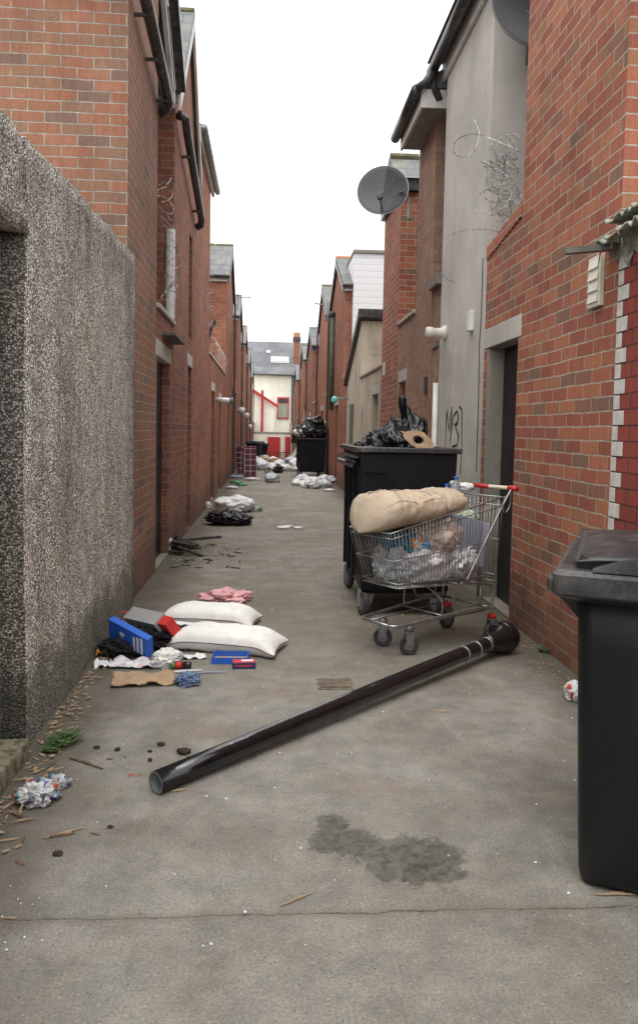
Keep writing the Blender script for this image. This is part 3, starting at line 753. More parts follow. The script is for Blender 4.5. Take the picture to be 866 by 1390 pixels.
# F rendered house
FE = 5.3
t = thing('rendered_house', 'grey rendered house with black graffiti tag and dark dish, right side', 'house', (RX, 7.4, 0))
mb = MB(); mb.box((RX, 6.565, -.3), (6, 8.3, FE)); mb.build('wall', R_GREY, t)
MB().prism([(RX-.2, FE+.02), (3.2, 6.5), (6, FE+.02)], 1, 6.5, 8.42).build('roof', SLATE2, t)
MB().box((RX-.005, 6.5, FE-.17), (RX-.035, 8.42, FE+.015)).build('fascia', FASC, t)
MB().tube([(RX-.13, 6.3, FE-.03), (RX-.13, 8.5, FE-.03)], .06, 10).build('gutter', GUTK, t, smooth=True)
MB().tube([(RX-.12, 8.4, FE-.05), (RX-.12, 8.44, FE-.2), (RX-.05, 8.45, FE-.35)], .05, 10).build('downpipe', GUTK, t, smooth=True)
MB().tube([(RX-.04, 8.26, 0), (RX-.04, 8.26, 1.94)], .03, 10).build('white_downpipe', UPVC, t, smooth=True)
p = hit(605, 452, 0, RX)
MB().lathe([(.075, 0), (.075, .03), (.05, .05), (.047, .13), (.058, .14), (.058, .2), (.045, .21)], (RX, p.y, p.z), (-1, 0, 0), 18).build('vent_pipe', UPVCC, t, smooth=True)
p = hit(641, 436, 0, RX)
MB().box((RX-.045, p.y-.05, p.z-.09), (RX, p.y+.05, p.z+.09)).build('junction_box', UPVC, t, bevel=.006)
# cable pulled along corner
pc = [hit(x, y, 0, RX-.008) for x, y in ((655, 350), (653, 420), (650, 470), (649, 540), (646, 640))]
MB().tube(pc, .004, 5).build('cable', GUTK, t)
# graffiti: sprayed strokes following the wall
def stroke(pts, w):
    m_ = MB(); P = [hit(x, y, 0, RX-.003) for x, y in pts]
    Q = []
    for i in range(len(P)-1):
        for j in range(5): Q.append(P[i].lerp(P[i+1], j/5))
    Q.append(P[-1])
    vs = []
    for i, q_ in enumerate(Q):
        tt = (Q[min(i+1, len(Q)-1)]-Q[max(i-1, 0)]).normalized(); nn = V((0, -tt.z, tt.y))*w*(.7+.5*abs(noise.noise(q_*9)))*min(1, .4+i*.3, .4+(len(Q)-1-i)*.3)
        vs += [q_+nn, q_-nn]
    return m_.add(vs, [(2*i, 2*i+1, 2*i+3, 2*i+2) for i in range(len(Q)-1)])
gm = MB()
for pts in ([(604, 606), (606, 556), (609, 585), (613, 552), (611, 606)], [(610, 600), (615, 565), (620, 558), (622, 566), (618, 580), (622, 592), (620, 604), (613, 607)], [(616, 577), (621, 575)],
            [(623, 552), (626.5, 556), (626.3, 612), (624, 645)], [(614, 604), (611, 620), (614, 634), (619, 628), (618, 645)]):
    s_ = stroke(pts, .016); gm.add(s_.v, s_.f)
gm.build('graffiti', SPRAY, t, recalc=True)
# strip of low wall + ledge behind F
t = thing('yard_wall', 'narrow brown brick yard wall strip with grey ledge between render and brown house', 'wall', (RX+.02, 8.5, 0))
MB().box((RX+.02, 8.31, -.3), (RX+.3, 8.79, 3.0)).build('wall', B_BRW, t)
MB().box((RX-.05, 8.32, 3.0), (RX+.33, 8.78, 3.12)).build('coping', R_CONC, t, bevel=.01)
MB().box((RX-.0, 8.45, 2.35), (RX+.015, 8.75, 2.42)).build('ledge', R_CONC, t)
# G brown house
t = thing('brown_brick_house', 'brown brick return with deep white eaves and black gutter, behind the rendered house', 'house', (RX, 9.5, 0))
mb = MB(); mb.box((RX, 8.8, -.3), (6, 9.75, 4.9)); mb.build('wall', B_BRW, t)
MB().box((RX-.22, 8.45, 4.88), (6, 9.7, 4.92)).build('soffit', SOFF, t)
MB().box((RX-.25, 8.42, 4.87), (RX-.22, 9.72, 5.06)).build('fascia', FASC, t)
MB().box((RX-.22, 8.42, 4.87), (6, 8.448, 5.06)).build('end_fascia', FASC, t)
MB().prism([(RX-.3, 5.07), (3.2, 6.3), (6, 5.07)], 1, 8.4, 9.74).build('roof', SLATE2, t)
MB().tube([(RX-.31, 8.38, 5.03), (RX-.31, 9.76, 5.03)], .06, 10).build('gutter', GUTK, t, smooth=True)
MB().tube([(RX-.30, 8.4, 5.05), (RX-.22, 8.36, 5.1), (RX-.12, 8.34, 5.25)], .045, 8).build('downpipe', GUTK, t, smooth=True)
MB().box((RX-.03, 8.9, 1.85), (RX-.002, 8.98, 2.05)).build('meter_box', GUTK, t)
# yard wall G-H
yard_wall('narrow dark yard wall with door between brown house and red dish house', 1, RX, 9.76, 11.04, 2.9, B_BRW, [(10.35, 10.85, 0, 2.1, R_LINT, DOORK)])
# H
t = thing('brick_house', 'bright red brick return carrying the round satellite dish, right side', 'house', (RX, 12.2, 0))
mb = MB(); mb.box((RX, 11.05, -.3), (6, 12.6, 4.78)); mb.build('wall', B_RED, t)
MB().prism([(10.95, 4.95), (11.8, 5.5), (12.65, 4.95)], 0, RX-.08, 6).build('roof', SLATE, t)
MB().box((RX-.06, 10.98, 4.79), (6, 12.65, 4.945)).build('fascia', GUTK, t)
k = MB()
for i in range(9): k.tube([(RX-.06+i*.45, 11.8, 5.52), (RX-.06+i*.45+.43, 11.8, 5.52)], .06, 8)
k.build('ridge_tile', MOSS, t)
MB().box((RX-.02, 12.2, 2.3), (RX+.001, 12.32, 2.5)).build('air_brick', UPVC, t)
yard_wall('low buff render yard wall with lintelled door past the dish house', 1, RX, 12.61, 15.45, 2.45, R_BUFF, [(12.9, 13.6, 0, 2.05, R_LINT, DOORK)], cope=R_CONC)
# shed
t = thing('rendered_shed', 'buff rendered shed with black monopitch verge, in front of white cladding', 'shed', (RX, 16.6, 0))
mb = MB(); mb.prism([(15.46, -.3), (18.0, -.3), (18.0, 2.5), (15.46, 3.6)], 0, RX, 4.5); mb.build('wall', R_BUFF, t)
MB().prism([(15.35, 3.66), (18.1, 2.46), (18.1, 2.6), (15.35, 3.82)], 0, RX-.08, 4.6).build('roof', GUTK, t)
MB().box((RX-.002, 16.6, .02), (RX-.02, 17.2, 2.0)).build('door', DOORG, t)
s_ = MB().tube([(RX, 17.6, 2.15), (RX-.35, 17.55, 2.15)], .02, 6).build('lamp_arm', GALVD, t)
MB().lathe([(.03, .0), (.07, -.05), (.075, -.12), (.05, -.15)], (RX-.33, 17.55, 2.2), (0, 0, 1), 10).build('lamp_head', mat('turquoise_lamp', (.12, .45, .4), .4), s_)
# white clad block
t = thing('clad_house', 'tall white clapboard wall block above the buff shed', 'house', (RX+.12, 19.5, 0))
MB().box((RX+.17, 18.7, -.3), (7, 24, 5.65)).build('wall', CLAD, t)
MB().box((RX+.15, 18.65, 5.655), (7, 24.1, 5.73)).build('roof_edge', R_CONC, t)
# red returns right
hr = [(18.9, 23.3, 4.95, 6.0, B_DRK2, FASC, 'dark red return with lichened slates beside the white clapboard'), (24.5, 28.6, 5.05, 6.25, B_ORR, FASC, 'slated brick return with green downpipe, second past the clapboard'),
      (32.0, 36.5, 4.9, 5.85, B_DRK, mat('blue_fascia', (.02, .08, .35), .5), 'brick return with blue fascia under grey slates'), (39.5, 44, 5.0, 5.9, B_ORR, FASC, 'small far right return with mossy ridge'), (49, 54, 4.6, 5.6, B_DRK2, FASC, 'farthest right return beside the cream house')]
for i, (a, b, e, r, m_, fa, lab) in enumerate(hr):
    gable_house('brick_house', lab, 1, RX, a, b, e, r, m_, [(a+1.4, a+2.2, gz(a)+.02, gz(a)+2.1, R_LINT, DOORB)], depth=4.0, fascia=fa, barge=GUTK, slate=SLATE if i != 2 else SLATE2, group='back returns along the right side', ridge_m=[TERRA, MOSS, SOFF, MOSS, SOFF][i])
    nx = hr[i+1][0] if i+1 < len(hr) else 64
    yard_wall(['right yard wall touching the lichened slate return', 'right yard wall behind the far rubbish container', 'right yard wall beyond the blue fascia return', 'right yard wall past the mossy ridge return', 'last right yard wall touching the cream house'][i], 1, RX, b+.01, nx-.01, 2.5+gz(b), [B_DRK, B_ORR, R_BUFF, B_DRK, R_BUFF][i], group='yard walls along the right side')
yard_wall('short dark brick yard wall between buff shed and lichened slate return', 1, RX, 18.01, 18.89, 2.7, B_DRK)
t = thing('green_pipe', 'tall green downpipe fixed on the red return behind the shed', 'pipe', (RX-.06, 21.8, 0))
MB().tube([(RX-.06, 21.8, 2.0), (RX-.06, 21.8, 4.6)], .06, 8).build('downpipe', DOORG, t, smooth=True)
MB().lathe([(.06, 0), (.11, .03), (.11, .1), (.07, .12)], (RX-.08, 21.8, 4.6), (0, 0, 1), 8).build('hopper', GUTK, t)

# ---- end building
EY = 65.0; EB = gz(65)
t = thing('cream_house', 'cream rendered house with slate roof and red doors closing the alley', 'house', (0, EY, EB))
MB().box((-9, EY, EB-.5), (2.05, EY+7, 6.1)).build('wall', R_CREAM, t)
MB().prism([(EY-.25, 5.95), (EY+3.5, 9.1), (EY+7.2, 5.95)], 0, -9, 6).build('roof', slate_mat('far_slate', (.13, .135, .145), .1, .9, .45), t)
MB().box((2.05, EY+.3, EB-.5), (8, EY+7, 5.9)).build('side_wall', R_BUFF, t)
MB().tube([(-9, EY-.3, 6.0), (2.1, EY-.3, 6.0)], .07, 8).build('gutter', GUTK, t)
MB().tube([(2.0, EY-.15, EB), (2.0, EY-.15, 5.9)], .06, 8).build('downpipe', GUTK, t)
def E(px, py, y=EY): return AT(px, py, y)
def rect(px0, py0, px1, py1, y, th, name, m_, par, bev=0):
    a = E(px0, py0, y); b = E(px1, py1, y)
    return MB().box((a.x, y-th, b.z), (b.x, y, a.z)).build(name, m_, par, bevel=bev)
w = rect(376.5, 539, 392, 569, EY-.003, .08, 'window', REDW, t)
rect(378, 548, 390.5, 567, EY-.084, .02, 'curtain_pane', CURT, w); rect(378, 541, 390.5, 547, EY-.084, .02, 'top_pane', GLASS, w)
a = E(342, 532, EY-2.5); b = E(375, 551, EY-2.5)
ln = MB(); ln.prism([(-5, EB-.3), (b.x-.1, EB-.3), (b.x-.1, b.z-.1), (a.x, a.z), (-5, a.z+1.6)], 1, EY-2.5, EY-.003); ln.build('lean_to', R_CREAM, t)
MB().prism([(b.x+.15, b.z-.2), (b.x+.15, b.z+.06), (a.x, a.z+.3), (-5, a.z+1.95), (-5, a.z+1.7), (a.x, a.z+.02)], 1, EY-2.65, EY-2.503).build('red_verge', REDW, t)
xr = E(356, 560, EY-2.6).x
MB().tube([(xr, EY-2.72, 0.6), (xr, EY-2.72, E(356, 530, EY-2.6).z)], .1, 8).build('red_pipe', REDW, t)
# back yard wall with doors
YW = EY-4.0; tw = thing('cream_yard_wall', 'cream yard wall with two bright red doors at the far end', 'wall', (0, YW, gz(YW)))
ztop = E(360, 588, YW).z
MB().box((-6, YW, gz(YW)-.4), (6, YW+.25, ztop)).build('wall', R_CREAM, tw)
MB().box((-6, YW-.05, ztop+.002), (6, YW+.3, ztop+.1)).build('coping', SOFF, tw)
for x0, x1 in ((363.5, 380), (387, 397)):
    d = rect(x0, 593, x1, 625, YW-.003, .06, 'door', REDW, tw)
    a = E(x0+2, 608, YW-.07); MB().box((a.x, YW-.1, a.z), (a.x+.08, YW-.066, a.z+.15)).build('handle', GALVD, d)
sk = t
a = E(368, 490, EY+1.2); b = E(392, 497, EY+1.2)
sl = math.atan2(9.1-5.95, 3.75); rmx = Matrix.Rotation(sl, 3, 'X')
def roofz(y): return 5.95+(y-(EY-.25))*(9.1-5.95)/3.75
yy = EY+1.35
so = MB().obox(((a.x+b.x)/2, yy, roofz(yy)+.06), (b.x-a.x, .85, .12), rmx).build('skylight', UPVC, t)
MB().obox(((a.x+b.x)/2, yy, roofz(yy)+.06)+V((0, 0, 0)) if False else V(((a.x+b.x)/2, yy-.06, roofz(yy)+.14)), (b.x-a.x-.2, .65, .03), rmx).build('pane', mat('skylight_pane', (.5, .55, .58), .2), so)
a = E(364.5, 480, EY+2); MB().obox((a.x, EY+2.2, roofz(EY+2.2)+.08), (.3, .3, .12), rmx).build('roof_vent', UPVC, t)
ch = MB().box((E(399, 470, 66).x, 66, 7.0), (E(407, 470, 66).x, 66.8, E(403, 457, 66).z)).build('chimney', B_ORR, t)
MB().lathe([(.24, 0), (.3, .1), (.26, .5)], (E(403, 455, 66.4).x, 66.4, E(403, 459, 66).z), (0, 0, 1), 10).build('chimney_pot', TERRA, t)
MB().box((E(399, 470, 66).x-.08, 65.95, E(403, 463, 66).z), (E(407, 470, 66).x+.08, 66.85, E(403, 458, 66).z)).build('chimney_cap', GUTK, t)

# ------------------------------------------------------------------ satellite dishes, wires, lamps
def dish(label, c, r, face, mat_, wall_pt, depth=.12):
    t = thing('satellite_dish', label, 'dish', tuple(c))
    f = V(face).normalized(); a = f.cross(V((0, 0, 1))).normalized(); b = a.cross(f)
    m_ = MB(); n = 40; vs = [c-f*0]; fs = []
    rings = 8
    for i in range(1, rings+1):
        q = i/rings
        for j in range(n):
            th = 2*math.pi*j/n; vs.append(c+(a*math.cos(th)+b*math.sin(th)*1.06)*r*q+f*(depth*q*q))
    for j in range(n): fs.append((0, 1+j, 1+(j+1) % n))
    for i in range(rings-1):
        for j in range(n): fs.append((1+i*n+j, 1+(i+1)*n+j, 1+(i+1)*n+(j+1) % n, 1+i*n+(j+1) % n))
    m_.add(vs, fs).build('reflector', mat_, t, smooth=True, solid=.006)
    MB().tube([c+(a*math.cos(i*math.pi/20)+b*math.sin(i*math.pi/20)*1.06)*r+f*depth for i in range(40)], .007, 6, closed=True).build('rim', GALVD, t)
    lo = c-b*r*.75+f*.02; fp = c-b*r*.85+f*r*1.05
    MB().tube([lo, fp], .011, 6).build('feed_arm', GALVD, t)
    MB().lathe([(.03, 0), (.035, .04), (.025, .1)], fp, (-f+b*.4), 10).build('receiver_head', DISHD, t, smooth=True)
    MB().obox(c-f*.03-b*.02, (.16, .05, .12), None).build('mount_plate', GALVD, t)
    w_ = V(wall_pt)
    MB().tube([c-f*.04, c-f*.06+V((.12, 0, 0)), V((w_.x-.1, w_.y-.04, c.z-.02)), V((w_.x-.03, w_.y, c.z-.1)), w_], .014, 8).build('wall_arm', GALVD, t)
    MB().box((w_.x-.03, w_.y-.04, w_.z-.09), (w_.x, w_.y+.04, w_.z+.1)).build('wall_bracket', GALVD, t)
    return t
c = AT(520, 262, 10.45)
dish('round smoked grey mesh satellite dish on arm from the brick return', c, .335, (-.25, -1, .30), DISHG, (RX, 10.3, c.z-.28), depth=.07)
c = AT(714, 20, 6.35)
dish('dark grey satellite dish high on the grey render, cut by frame top', c, .34, (.15, -1, .25), DISHD, (c.x+.1, 6.565, c.z-.2), depth=.08)

def wire_thing(label, P, r=.0022, barb=.018, step=.05, cat='barbed wire'):
    mb = MB(); P = [V(p) for p in P]
    mb.tube(P, r, 4)
    acc = 0
    for i in range(len(P)-1):
        acc += (P[i+1]-P[i]).length
        if acc > step:
            acc = 0
            for s_ in (0, 1):
                d = V((random.uniform(-1, 1), random.uniform(-1, 1), random.uniform(-1, 1))).normalized()*barb
                mb.tube([P[i]-d, P[i]+d], r*.8, 3)
    return tag(mb.build('barbed_wire', GALV), label, cat)
def smooth_path(pts, n=12):
    out = []
    P = [pts[0]]+pts+[pts[-1]]
    for i in range(1, len(P)-2):
        for j in range(n):
            t_ = j/n; p0, p1, p2, p3 = P[i-1], P[i], P[i+1], P[i+2]
            out.append(.5*((2*p1)+(p2-p0)*t_+(2*p0-5*p1+4*p2-p3)*t_*t_+(3*p1-p0-3*p2+p3)*t_**3))
    out.append(pts[-1]); return out
wp = [AT(x, y, yy) for x, y, yy in ((643, 162, 6.45), (650, 180, 6.4), (645, 200, 6.35), (630, 213, 6.3), (616, 207, 6.3), (620, 190, 6.35), (640, 182, 6.4), (660, 186, 6.4), (690, 198, 6.3), (706, 205, 6.2))]
wire_thing('single loop of barbed wire curling off the tangle over grey render', smooth_path(wp))
wp = [AT(x, y, yy) for x, y, yy in ((618, 384, 6.9), (606, 378, 6.9), (594, 365, 6.9), (592, 345, 6.8), (600, 326, 6.7), (625, 314, 6.6), (658, 311, 6.4), (690, 318, 6.2))]
wire_thing('long sagging barbed wire strand hanging low across the grey render', smooth_path(wp))
P = []
rw = random.Random(3); cur = V((682, 205, 0)); vel = V((3, 0, 0))
for i in range(760):
    u = i/760; tgt = V((682+9*math.sin(i*.031), 200+95*u+10*math.sin(i*.05), 0))
    vel = vel*.93+(tgt-cur)*.035+V((rw.gauss(0, 1.3), rw.gauss(0, 1.3), 0)); 
    if vel.length > 4.5: vel = vel.normalized()*4.5
    cur = cur+vel; cur.x = min(cur.x, 716)
    P.append(AT(cur.x, cur.y, 6.22+.16*math.sin(i*.07)))
wire_thing('dense tangle of barbed wire above the red brick yard wall', P, r=.0024, step=.045, barb=.012)
P = []
for i in range(300):
    u = i/300; th = i*.24; c = V((LX+.02, 8.25+.35*math.sin(u*5), 2.75+1.1*u)); rr = .13+.04*noise.noise(V((u*9, 3, 2)))
    P.append(c+V((rr*.6*math.cos(th), rr*1.3*math.sin(th), rr*.7*math.sin(th*1.1))))
wire_thing('coiled barbed wire above the black door on the left', P, r=.0028, step=.1)
P = []
for i in range(220):
    u = i/220; th = i*.22; c = V((LX-.02, 15.2+3.8*u, 2.98)); rr = .2
    P.append(c+V((rr*.5*math.cos(th), rr*.4*math.sin(th*.5), rr*math.sin(th))))
wire_thing('barbed wire coil along the left yard wall past the white fascia house', P, r=.004, step=.15)
P = []
for i in range(300):
    u = i/300; th = i*.3; c = V((LX+.03, 13.4, 2.9+1.2*u)); rr = .18
    P.append(c+V((rr*.5*math.cos(th), rr*math.sin(th), rr*.5*math.sin(th*.7))))
wire_thing('small barbed wire snarl on the third left house', P, r=.003, step=.15)
# aerials / lamps on far left eaves
def aerial(label, x, y, z, s):
    t = thing('aerial', label, 'aerial', (x, y, z))
    MB().tube([(x, y, z-.4), (x, y, z+.15)], .02, 6).build('mast', GALVD, t)
    MB().tube([(x-.1, y, z), (x+s, y+.1, z+.05)], .016, 6).build('boom', GALVD, t)
    for i in range(3): MB().tube([(x+s*(i/4+.3), y-.08, z+.03), (x+s*(i/4+.3), y+.12, z+.06)], .02, 5).build('element', GALVD, t)
aerial('stubby aerial bracket sticking out from left eaves into the sky', -1.0, 25.0, 5.55, .42)
aerial('thin aerial rod on right eaves pointing left over the alley', 1.75, 23.6, 5.2, -.4)
def wall_lamp(label, x, y, z, side):
    t = thing('wall_lamp', label, 'lamp', (x, y, z))
    MB().tube([(x, y, z), (x-side*.18, y-.05, z+.1), (x-side*.26, y-.05, z+.02)], .02, 6).build('arm', GALVD, t)
    MB().lathe([(.04, .05), (.1, 0), (.09, -.1), (.04, -.16)], (x-side*.28, y-.05, z), (0, 0, 1), 12).build('shade', UPVC, t, smooth=True)
wall_lamp('white globe security lamp on far left wall above the wheelie bin', LX, 30.0, 2.0, -1)
wall_lamp('white security lamp below the aerial, on orange brick left', LX, 24.6, 2.05, -1)
wall_lamp('small white lamp on arm low near the far left end', LX, 36.0, 1.6, -1)
0 and dish('tiny dark dish under the far left eaves', c, .3, (.4, -1, .2), DISHD, (LX, 33.2, 4.2))

# ------------------------------------------------------------------ wheelie bin (front right)
def wheelie_bin(label, c, ang, s=1.0, w=.58, group=None, M_=BLACKP):
    t = thing('wheelie_bin', label, 'bin', tuple(c), group); c = V(c); R_ = rot2(ang)
    def T(x, y, z): return c+R_@V((x*s, y*s, z*s))
    def ringz(hx, y0, y1, z, r=.05, n=5):
        pts = []
        for cx_, cy_, a0 in ((hx-r, y0+r, -90), (hx-r, y1-r, 0), (-hx+r, y1-r, 90), (-hx+r, y0+r, 180)):
            for k in range(n):
                a = rad(a0+90*k/(n-1)); pts.append(T(cx_+r*math.cos(a), cy_+r*math.sin(a), z))
        return pts
    hw = w/2
    rings = [ringz(hw*.80, .06, .50, .012, .04), ringz(hw*.815, .045, .52, .035, .05), ringz(hw*.83, .04, .53, .12, .05), ringz(hw*.865, .025, .57, .4, .045), ringz(hw*.9, .01, .62, .72, .04), ringz(hw*.92, .0, .65, .915, .035)]
    k = len(rings[0]); m_ = MB()
    m_.add([p for r in rings for p in r], [(i*k+j, i*k+(j+1) % k, (i+1)*k+(j+1) % k, (i+1)*k+j) for i in range(len(rings)-1) for j in range(k)]+[tuple(range(k-1, -1, -1))])
    m_.build('body', M_, t, smooth=True, solid=-.006)
    r_ = MB(); rr = [ringz(hw*.93, -.012, .66, .87, .035), ringz(hw+.045, -.075, .70, .895, .03), ringz(hw+.05, -.08, .705, .902, .03), ringz(hw+.048, -.078, .703, .955, .03), ringz(hw+.03, -.06, .69, .968, .03), ringz(hw*.9, 0, .64, .97, .03)]
    r_.add([p for r in rr for p in r], [(i*k+j, i*k+(j+1) % k, (i+1)*k+(j+1) % k, (i+1)*k+j) for i in range(len(rr)-1) for j in range(k)])
    r_.build('rim', BINLID, t)
    # side lug under the rim and gussets
    for sx in (-1, 1):
        g_ = MB()
        g_.hexa([T(sx*hw*.9, .10, .80), T(sx*(hw*.9+.004), .10, .79), T(sx*(hw*.9+.004), .14, .79), T(sx*hw*.9, .14, .80)], [T(sx*hw*.9, .04, .874), T(sx*(hw+.04), .04, .874), T(sx*(hw+.04), .17, .874), T(sx*hw*.9, .17, .874)])
        g_.add(*box_arr(T, sx*(hw+.03), sx*(hw+.062), -.06, .03, .905, .945))
        g_.build('side_lug', BINLID, t, bevel=.006)
    # lid: low domed top with raised arc at the front, slightly ajar
    def lidf(u, v_):
        x = (u-.5)*2; y = v_
        zz = .985+.035*(1-x**4)*math.sin(math.pi*min(1, max(0, (y+.06)*.95)))**.6+.01*y
        return T(x*(hw+.012-.02*(1-y)), -.03+.74*y, zz)
    l = MB().grid(lidf, 25, 19)
    lo = l.build('lid', BINLID, t, smooth=True, solid=-.006)
    a_ = MB()
    n = 18
    arc = []
    for i in range(n+1):
        x = -hw+.06+(w-.12)*i/n; h = .008+.045*(1-((2*i/n)-1)**2)
        arc.append((x, h))
    a_.add([T(x, -.066, .969) for x, h in arc]+[T(x, -.062, .969+h) for x, h in arc]+[T(x, -.03, .969+h) for x, h in arc],
           [(i, i+1, n+2+i, n+1+i) for i in range(n)]+[(n+1+i, n+2+i, 2*n+3+i, 2*n+2+i) for i in range(n)])
    a_.build('front_grip', BINLID, t, solid=.006)
    b_ = MB(); b_.add(*box_arr(T, -hw+.02, hw-.02, -.02, .68, .962, .998)); b_.build('lid_seal', M_, t)
    MB().tube([T(-hw-.02, .74, .98), T(hw+.02, .74, .98)], .018*s, 10).build('hinge_bar', M_, t)
    h_ = MB().tube([T(-hw*.8, .66, .93), T(-hw*.8, .76, .95), T(hw*.8, .76, .95), T(hw*.8, .66, .93)], .014*s, 8); h_.build('handle', M_, t)
    for sx in (-1, 1):
        wl = MB().lathe([(.04, 0), (.10, .004), (.105, .02), (.105, .04), (.1, .055), (.04, .058)], T(sx*(hw*.6), .56, .105), R_@V((sx, 0, 0)), 20); o_ = wl.build('wheel', TYRE, t, smooth=False)
    MB().tube([T(-hw*.9, .56, .105), T(hw*.9, .56, .105)], .012*s, 8).build('axle', GALVD, t)
    return t
def box_arr(T, x0, x1, y0, y1, z0, z1):
    x0, x1 = min(x0, x1), max(x0, x1)
    return ([T(x0, y0, z0), T(x1, y0, z0), T(x1, y1, z0), T(x0, y1, z0), T(x0, y0, z1), T(x1, y0, z1), T(x1, y1, z1), T(x0, y1, z1)],
            [(0, 3, 2, 1), (4, 5, 6, 7), (0, 1, 5, 4), (1, 2, 6, 5), (2, 3, 7, 6), (3, 0, 4, 7)])
wheelie_bin('big black plastic wheelie bin at bottom right, cut by the frame', (1.185, 2.13, 0), rad(-26), 1.04, w=.57)

# ------------------------------------------------------------------ fallen lamp column
a = G(224, 1078) ; a.z = .046; a.x -= .035
b = V((1.50, 4.80, 0.10))
d = (b-a).normalized(); L_ = (b-a).length
t = thing('fallen_column', 'long glossy black hollow metal column lying diagonally across the alley', 'metal column', tuple(a-V((0, 0, .05))))
r0 = .0435
MB().lathe([(r0-.0065, .5), (r0-.0065, .001)], a, d, 32, caps=False).build('inner_wall', mat('grey_primer', (.2, .21, .22), .5, var=.3, vs=12), t, smooth=True)
MB().lathe([(r0-.0062, .0), (r0, 0)], a-d*.0006, d, 32, caps=False).build('cut_edge', BAREM, t)
MB().lathe([(r0-.006, 0), (r0, 0), (r0, .3), (r0, L_*.5), (r0, L_-.16)], a, d, 32, caps=False).build('shaft', GLOSSK, t, smooth=True)
MB().lathe([(r0, L_-.17), (.058, L_-.165), (.06, L_-.14), (.048, L_-.135), (.05, L_-.115), (.058, L_-.09), (.076, L_-.045), (.09, L_-.02), (.097, L_-.005), (.097, L_+.008), (.09, L_+.014), (.093, L_+.03), (.1, L_+.035), (.1, L_+.08), (.09, L_+.10), (.06, L_+.11)], a, d, 36).build('flared_base', GLOSSK, t, smooth=True)
for q in (L_-.175, L_-.44, L_-.30):
    MB().lathe([(r0, -.006), (r0+.005, -.004), (r0+.005, .004), (r0, .006)], a+d*q, d, 28, caps=False).build('collar_ring', BAREM, t, smooth=True)
# scrapes of worn paint along the top of the shaft
side = d.cross(V((0, 0, 1))).normalized(); up = side.cross(d)
def scrape(l0, l1, ang, w):
    n = 26; vs = []
    for i in range(n+1):
        l = l0+(l1-l0)*i/n; e = 1-abs(2*i/n-1)**4
        for s_ in (0, 1):
            aa = ang+(s_-.5)*w*e*(1+.9*noise.noise(V((i*.9, s_*7, l0*9)))) + .05*noise.noise(V((i*.3, 0, 1)))
            vs.append(a+d*l+(up*math.cos(aa)+side*math.sin(aa))*(r0+.0012))
    return MB().add(vs, [(2*i, 2*i+1, 2*i+3, 2*i+2) for i in range(n)])
k = MB()
for l0, l1, an, w_ in ((.28, .52, .35, .13), (.95, 1.18, .1, .1), (1.3, 1.36, .3, .07), (.12, .2, .5, .1)):
    s_ = scrape(l0, l1, an, w_); k.add(s_.v, s_.f)
k.build('paint_scrape', BAREM, t)

# ------------------------------------------------------------------ large container
def container(label, x0, x1, y0, y1, h, base, castors=True, M_=SKIP):
    t = thing('rubbish_container', label, 'container', ((x0+x1)/2, y0, base))
    tp = .035; zb = base+.17
    def ring(z, inset): return [(x0+inset, y0+inset, z), (x1-inset, y0+inset, z), (x1-inset, y1-inset, z), (x0+inset, y1-inset, z)]
    rs = [ring(zb, tp+.03), ring(zb+.03, tp), ring(base+h-.02, 0), ring(base+h-.02, .03), ring(zb+.06, tp+.03)]
    m_ = MB(); m_.add([p for r in rs for p in r], [(i*4+j, i*4+(j+1) % 4, (i+1)*4+(j+1) % 4, (i+1)*4+j) for i in range(4) for j in range(4)]+[(3, 2, 1, 0), (16, 17, 18, 19)])
    m_.build('body', M_, t, bevel=.012)
    r_ = MB(); q = .03
    r_.box((x0-q, y0-q, base+h-.022), (x1+q, y0+.02, base+h+.02)); r_.box((x0-q, y1-.02, base+h-.022), (x1+q, y1+q, base+h+.02))
    r_.box((x0-q, y0+.021, base+h-.022), (x0+.02, y1-.021, base+h+.02)); r_.box((x1-.02, y0+.021, base+h-.022), (x1+q, y1-.021, base+h+.02))
    r_.build('rim', SKIPRIM, t, bevel=.008)
    b_ = MB()
    for i in (1, 2, 3): b_.box((x0-.014, y0+(y1-y0)*i/4-.02, zb+.1), (x0+.02, y0+(y1-y0)*i/4+.02, base+h-.06))
    b_.box((x0+.04, y0-.012, base+h-.17), (x0+.2, y0+.01, base+h-.15))
    b_.build('rib', M_, t)
    MB().tube([(x0-.05, y0+.1, base+h-.12), (x0-.05, y1-.1, base+h-.12)], .02, 8).build('lifting_bar', SKIPRIM, t)
    p_ = MB(); p_.obox((x0-.06, y0+.25, base+h-.05), (.1, .5, .02), Matrix.Rotation(.2, 3, 'Y')); p_.obox((x0-.07, y0+.3, base+h-.08), (.1, .5, .02), Matrix.Rotation(.35, 3, 'Y')); p_.build('folded_lid', SKIPRIM, t)
    if castors:
        for sx, sy in ((0, 0), (1, 0), (0, 1), (1, 1)):
            cx_ = (x0+.06, x1-.12)[sx]; cy_ = (y0+.06, y1-.12)[sy]; ax = V((1, .25, 0)).normalized()
            c = MB().lathe([(.03, -.022), (.08, -.024), (.093, -.012), (.093, .012), (.08, .024), (.03, .022)], (cx_, cy_, base+.093), ax, 22).build('castor', TYRE, t)
            MB().lathe([(.055, -.026), (.055, .026)], (cx_, cy_, base+.093), ax, 16).build('hub', HUB, c)
            f = MB()
            for s_ in (-1, 1):
                o_ = ax*s_*.034; f.hexa([V((cx_, cy_, base+.075))+o_+V(q_) for q_ in ((-.02, 0, 0), (.02, 0, 0), (.02, .004, 0), (-.02, .004, 0))], [V((cx_+.03, cy_+.02, base+.21))+o_+V(q_) for q_ in ((-.04, 0, 0), (.04, 0, 0), (.04, .004, 0), (-.04, .004, 0))])
            f.build('fork', GALVD, c)
    return t
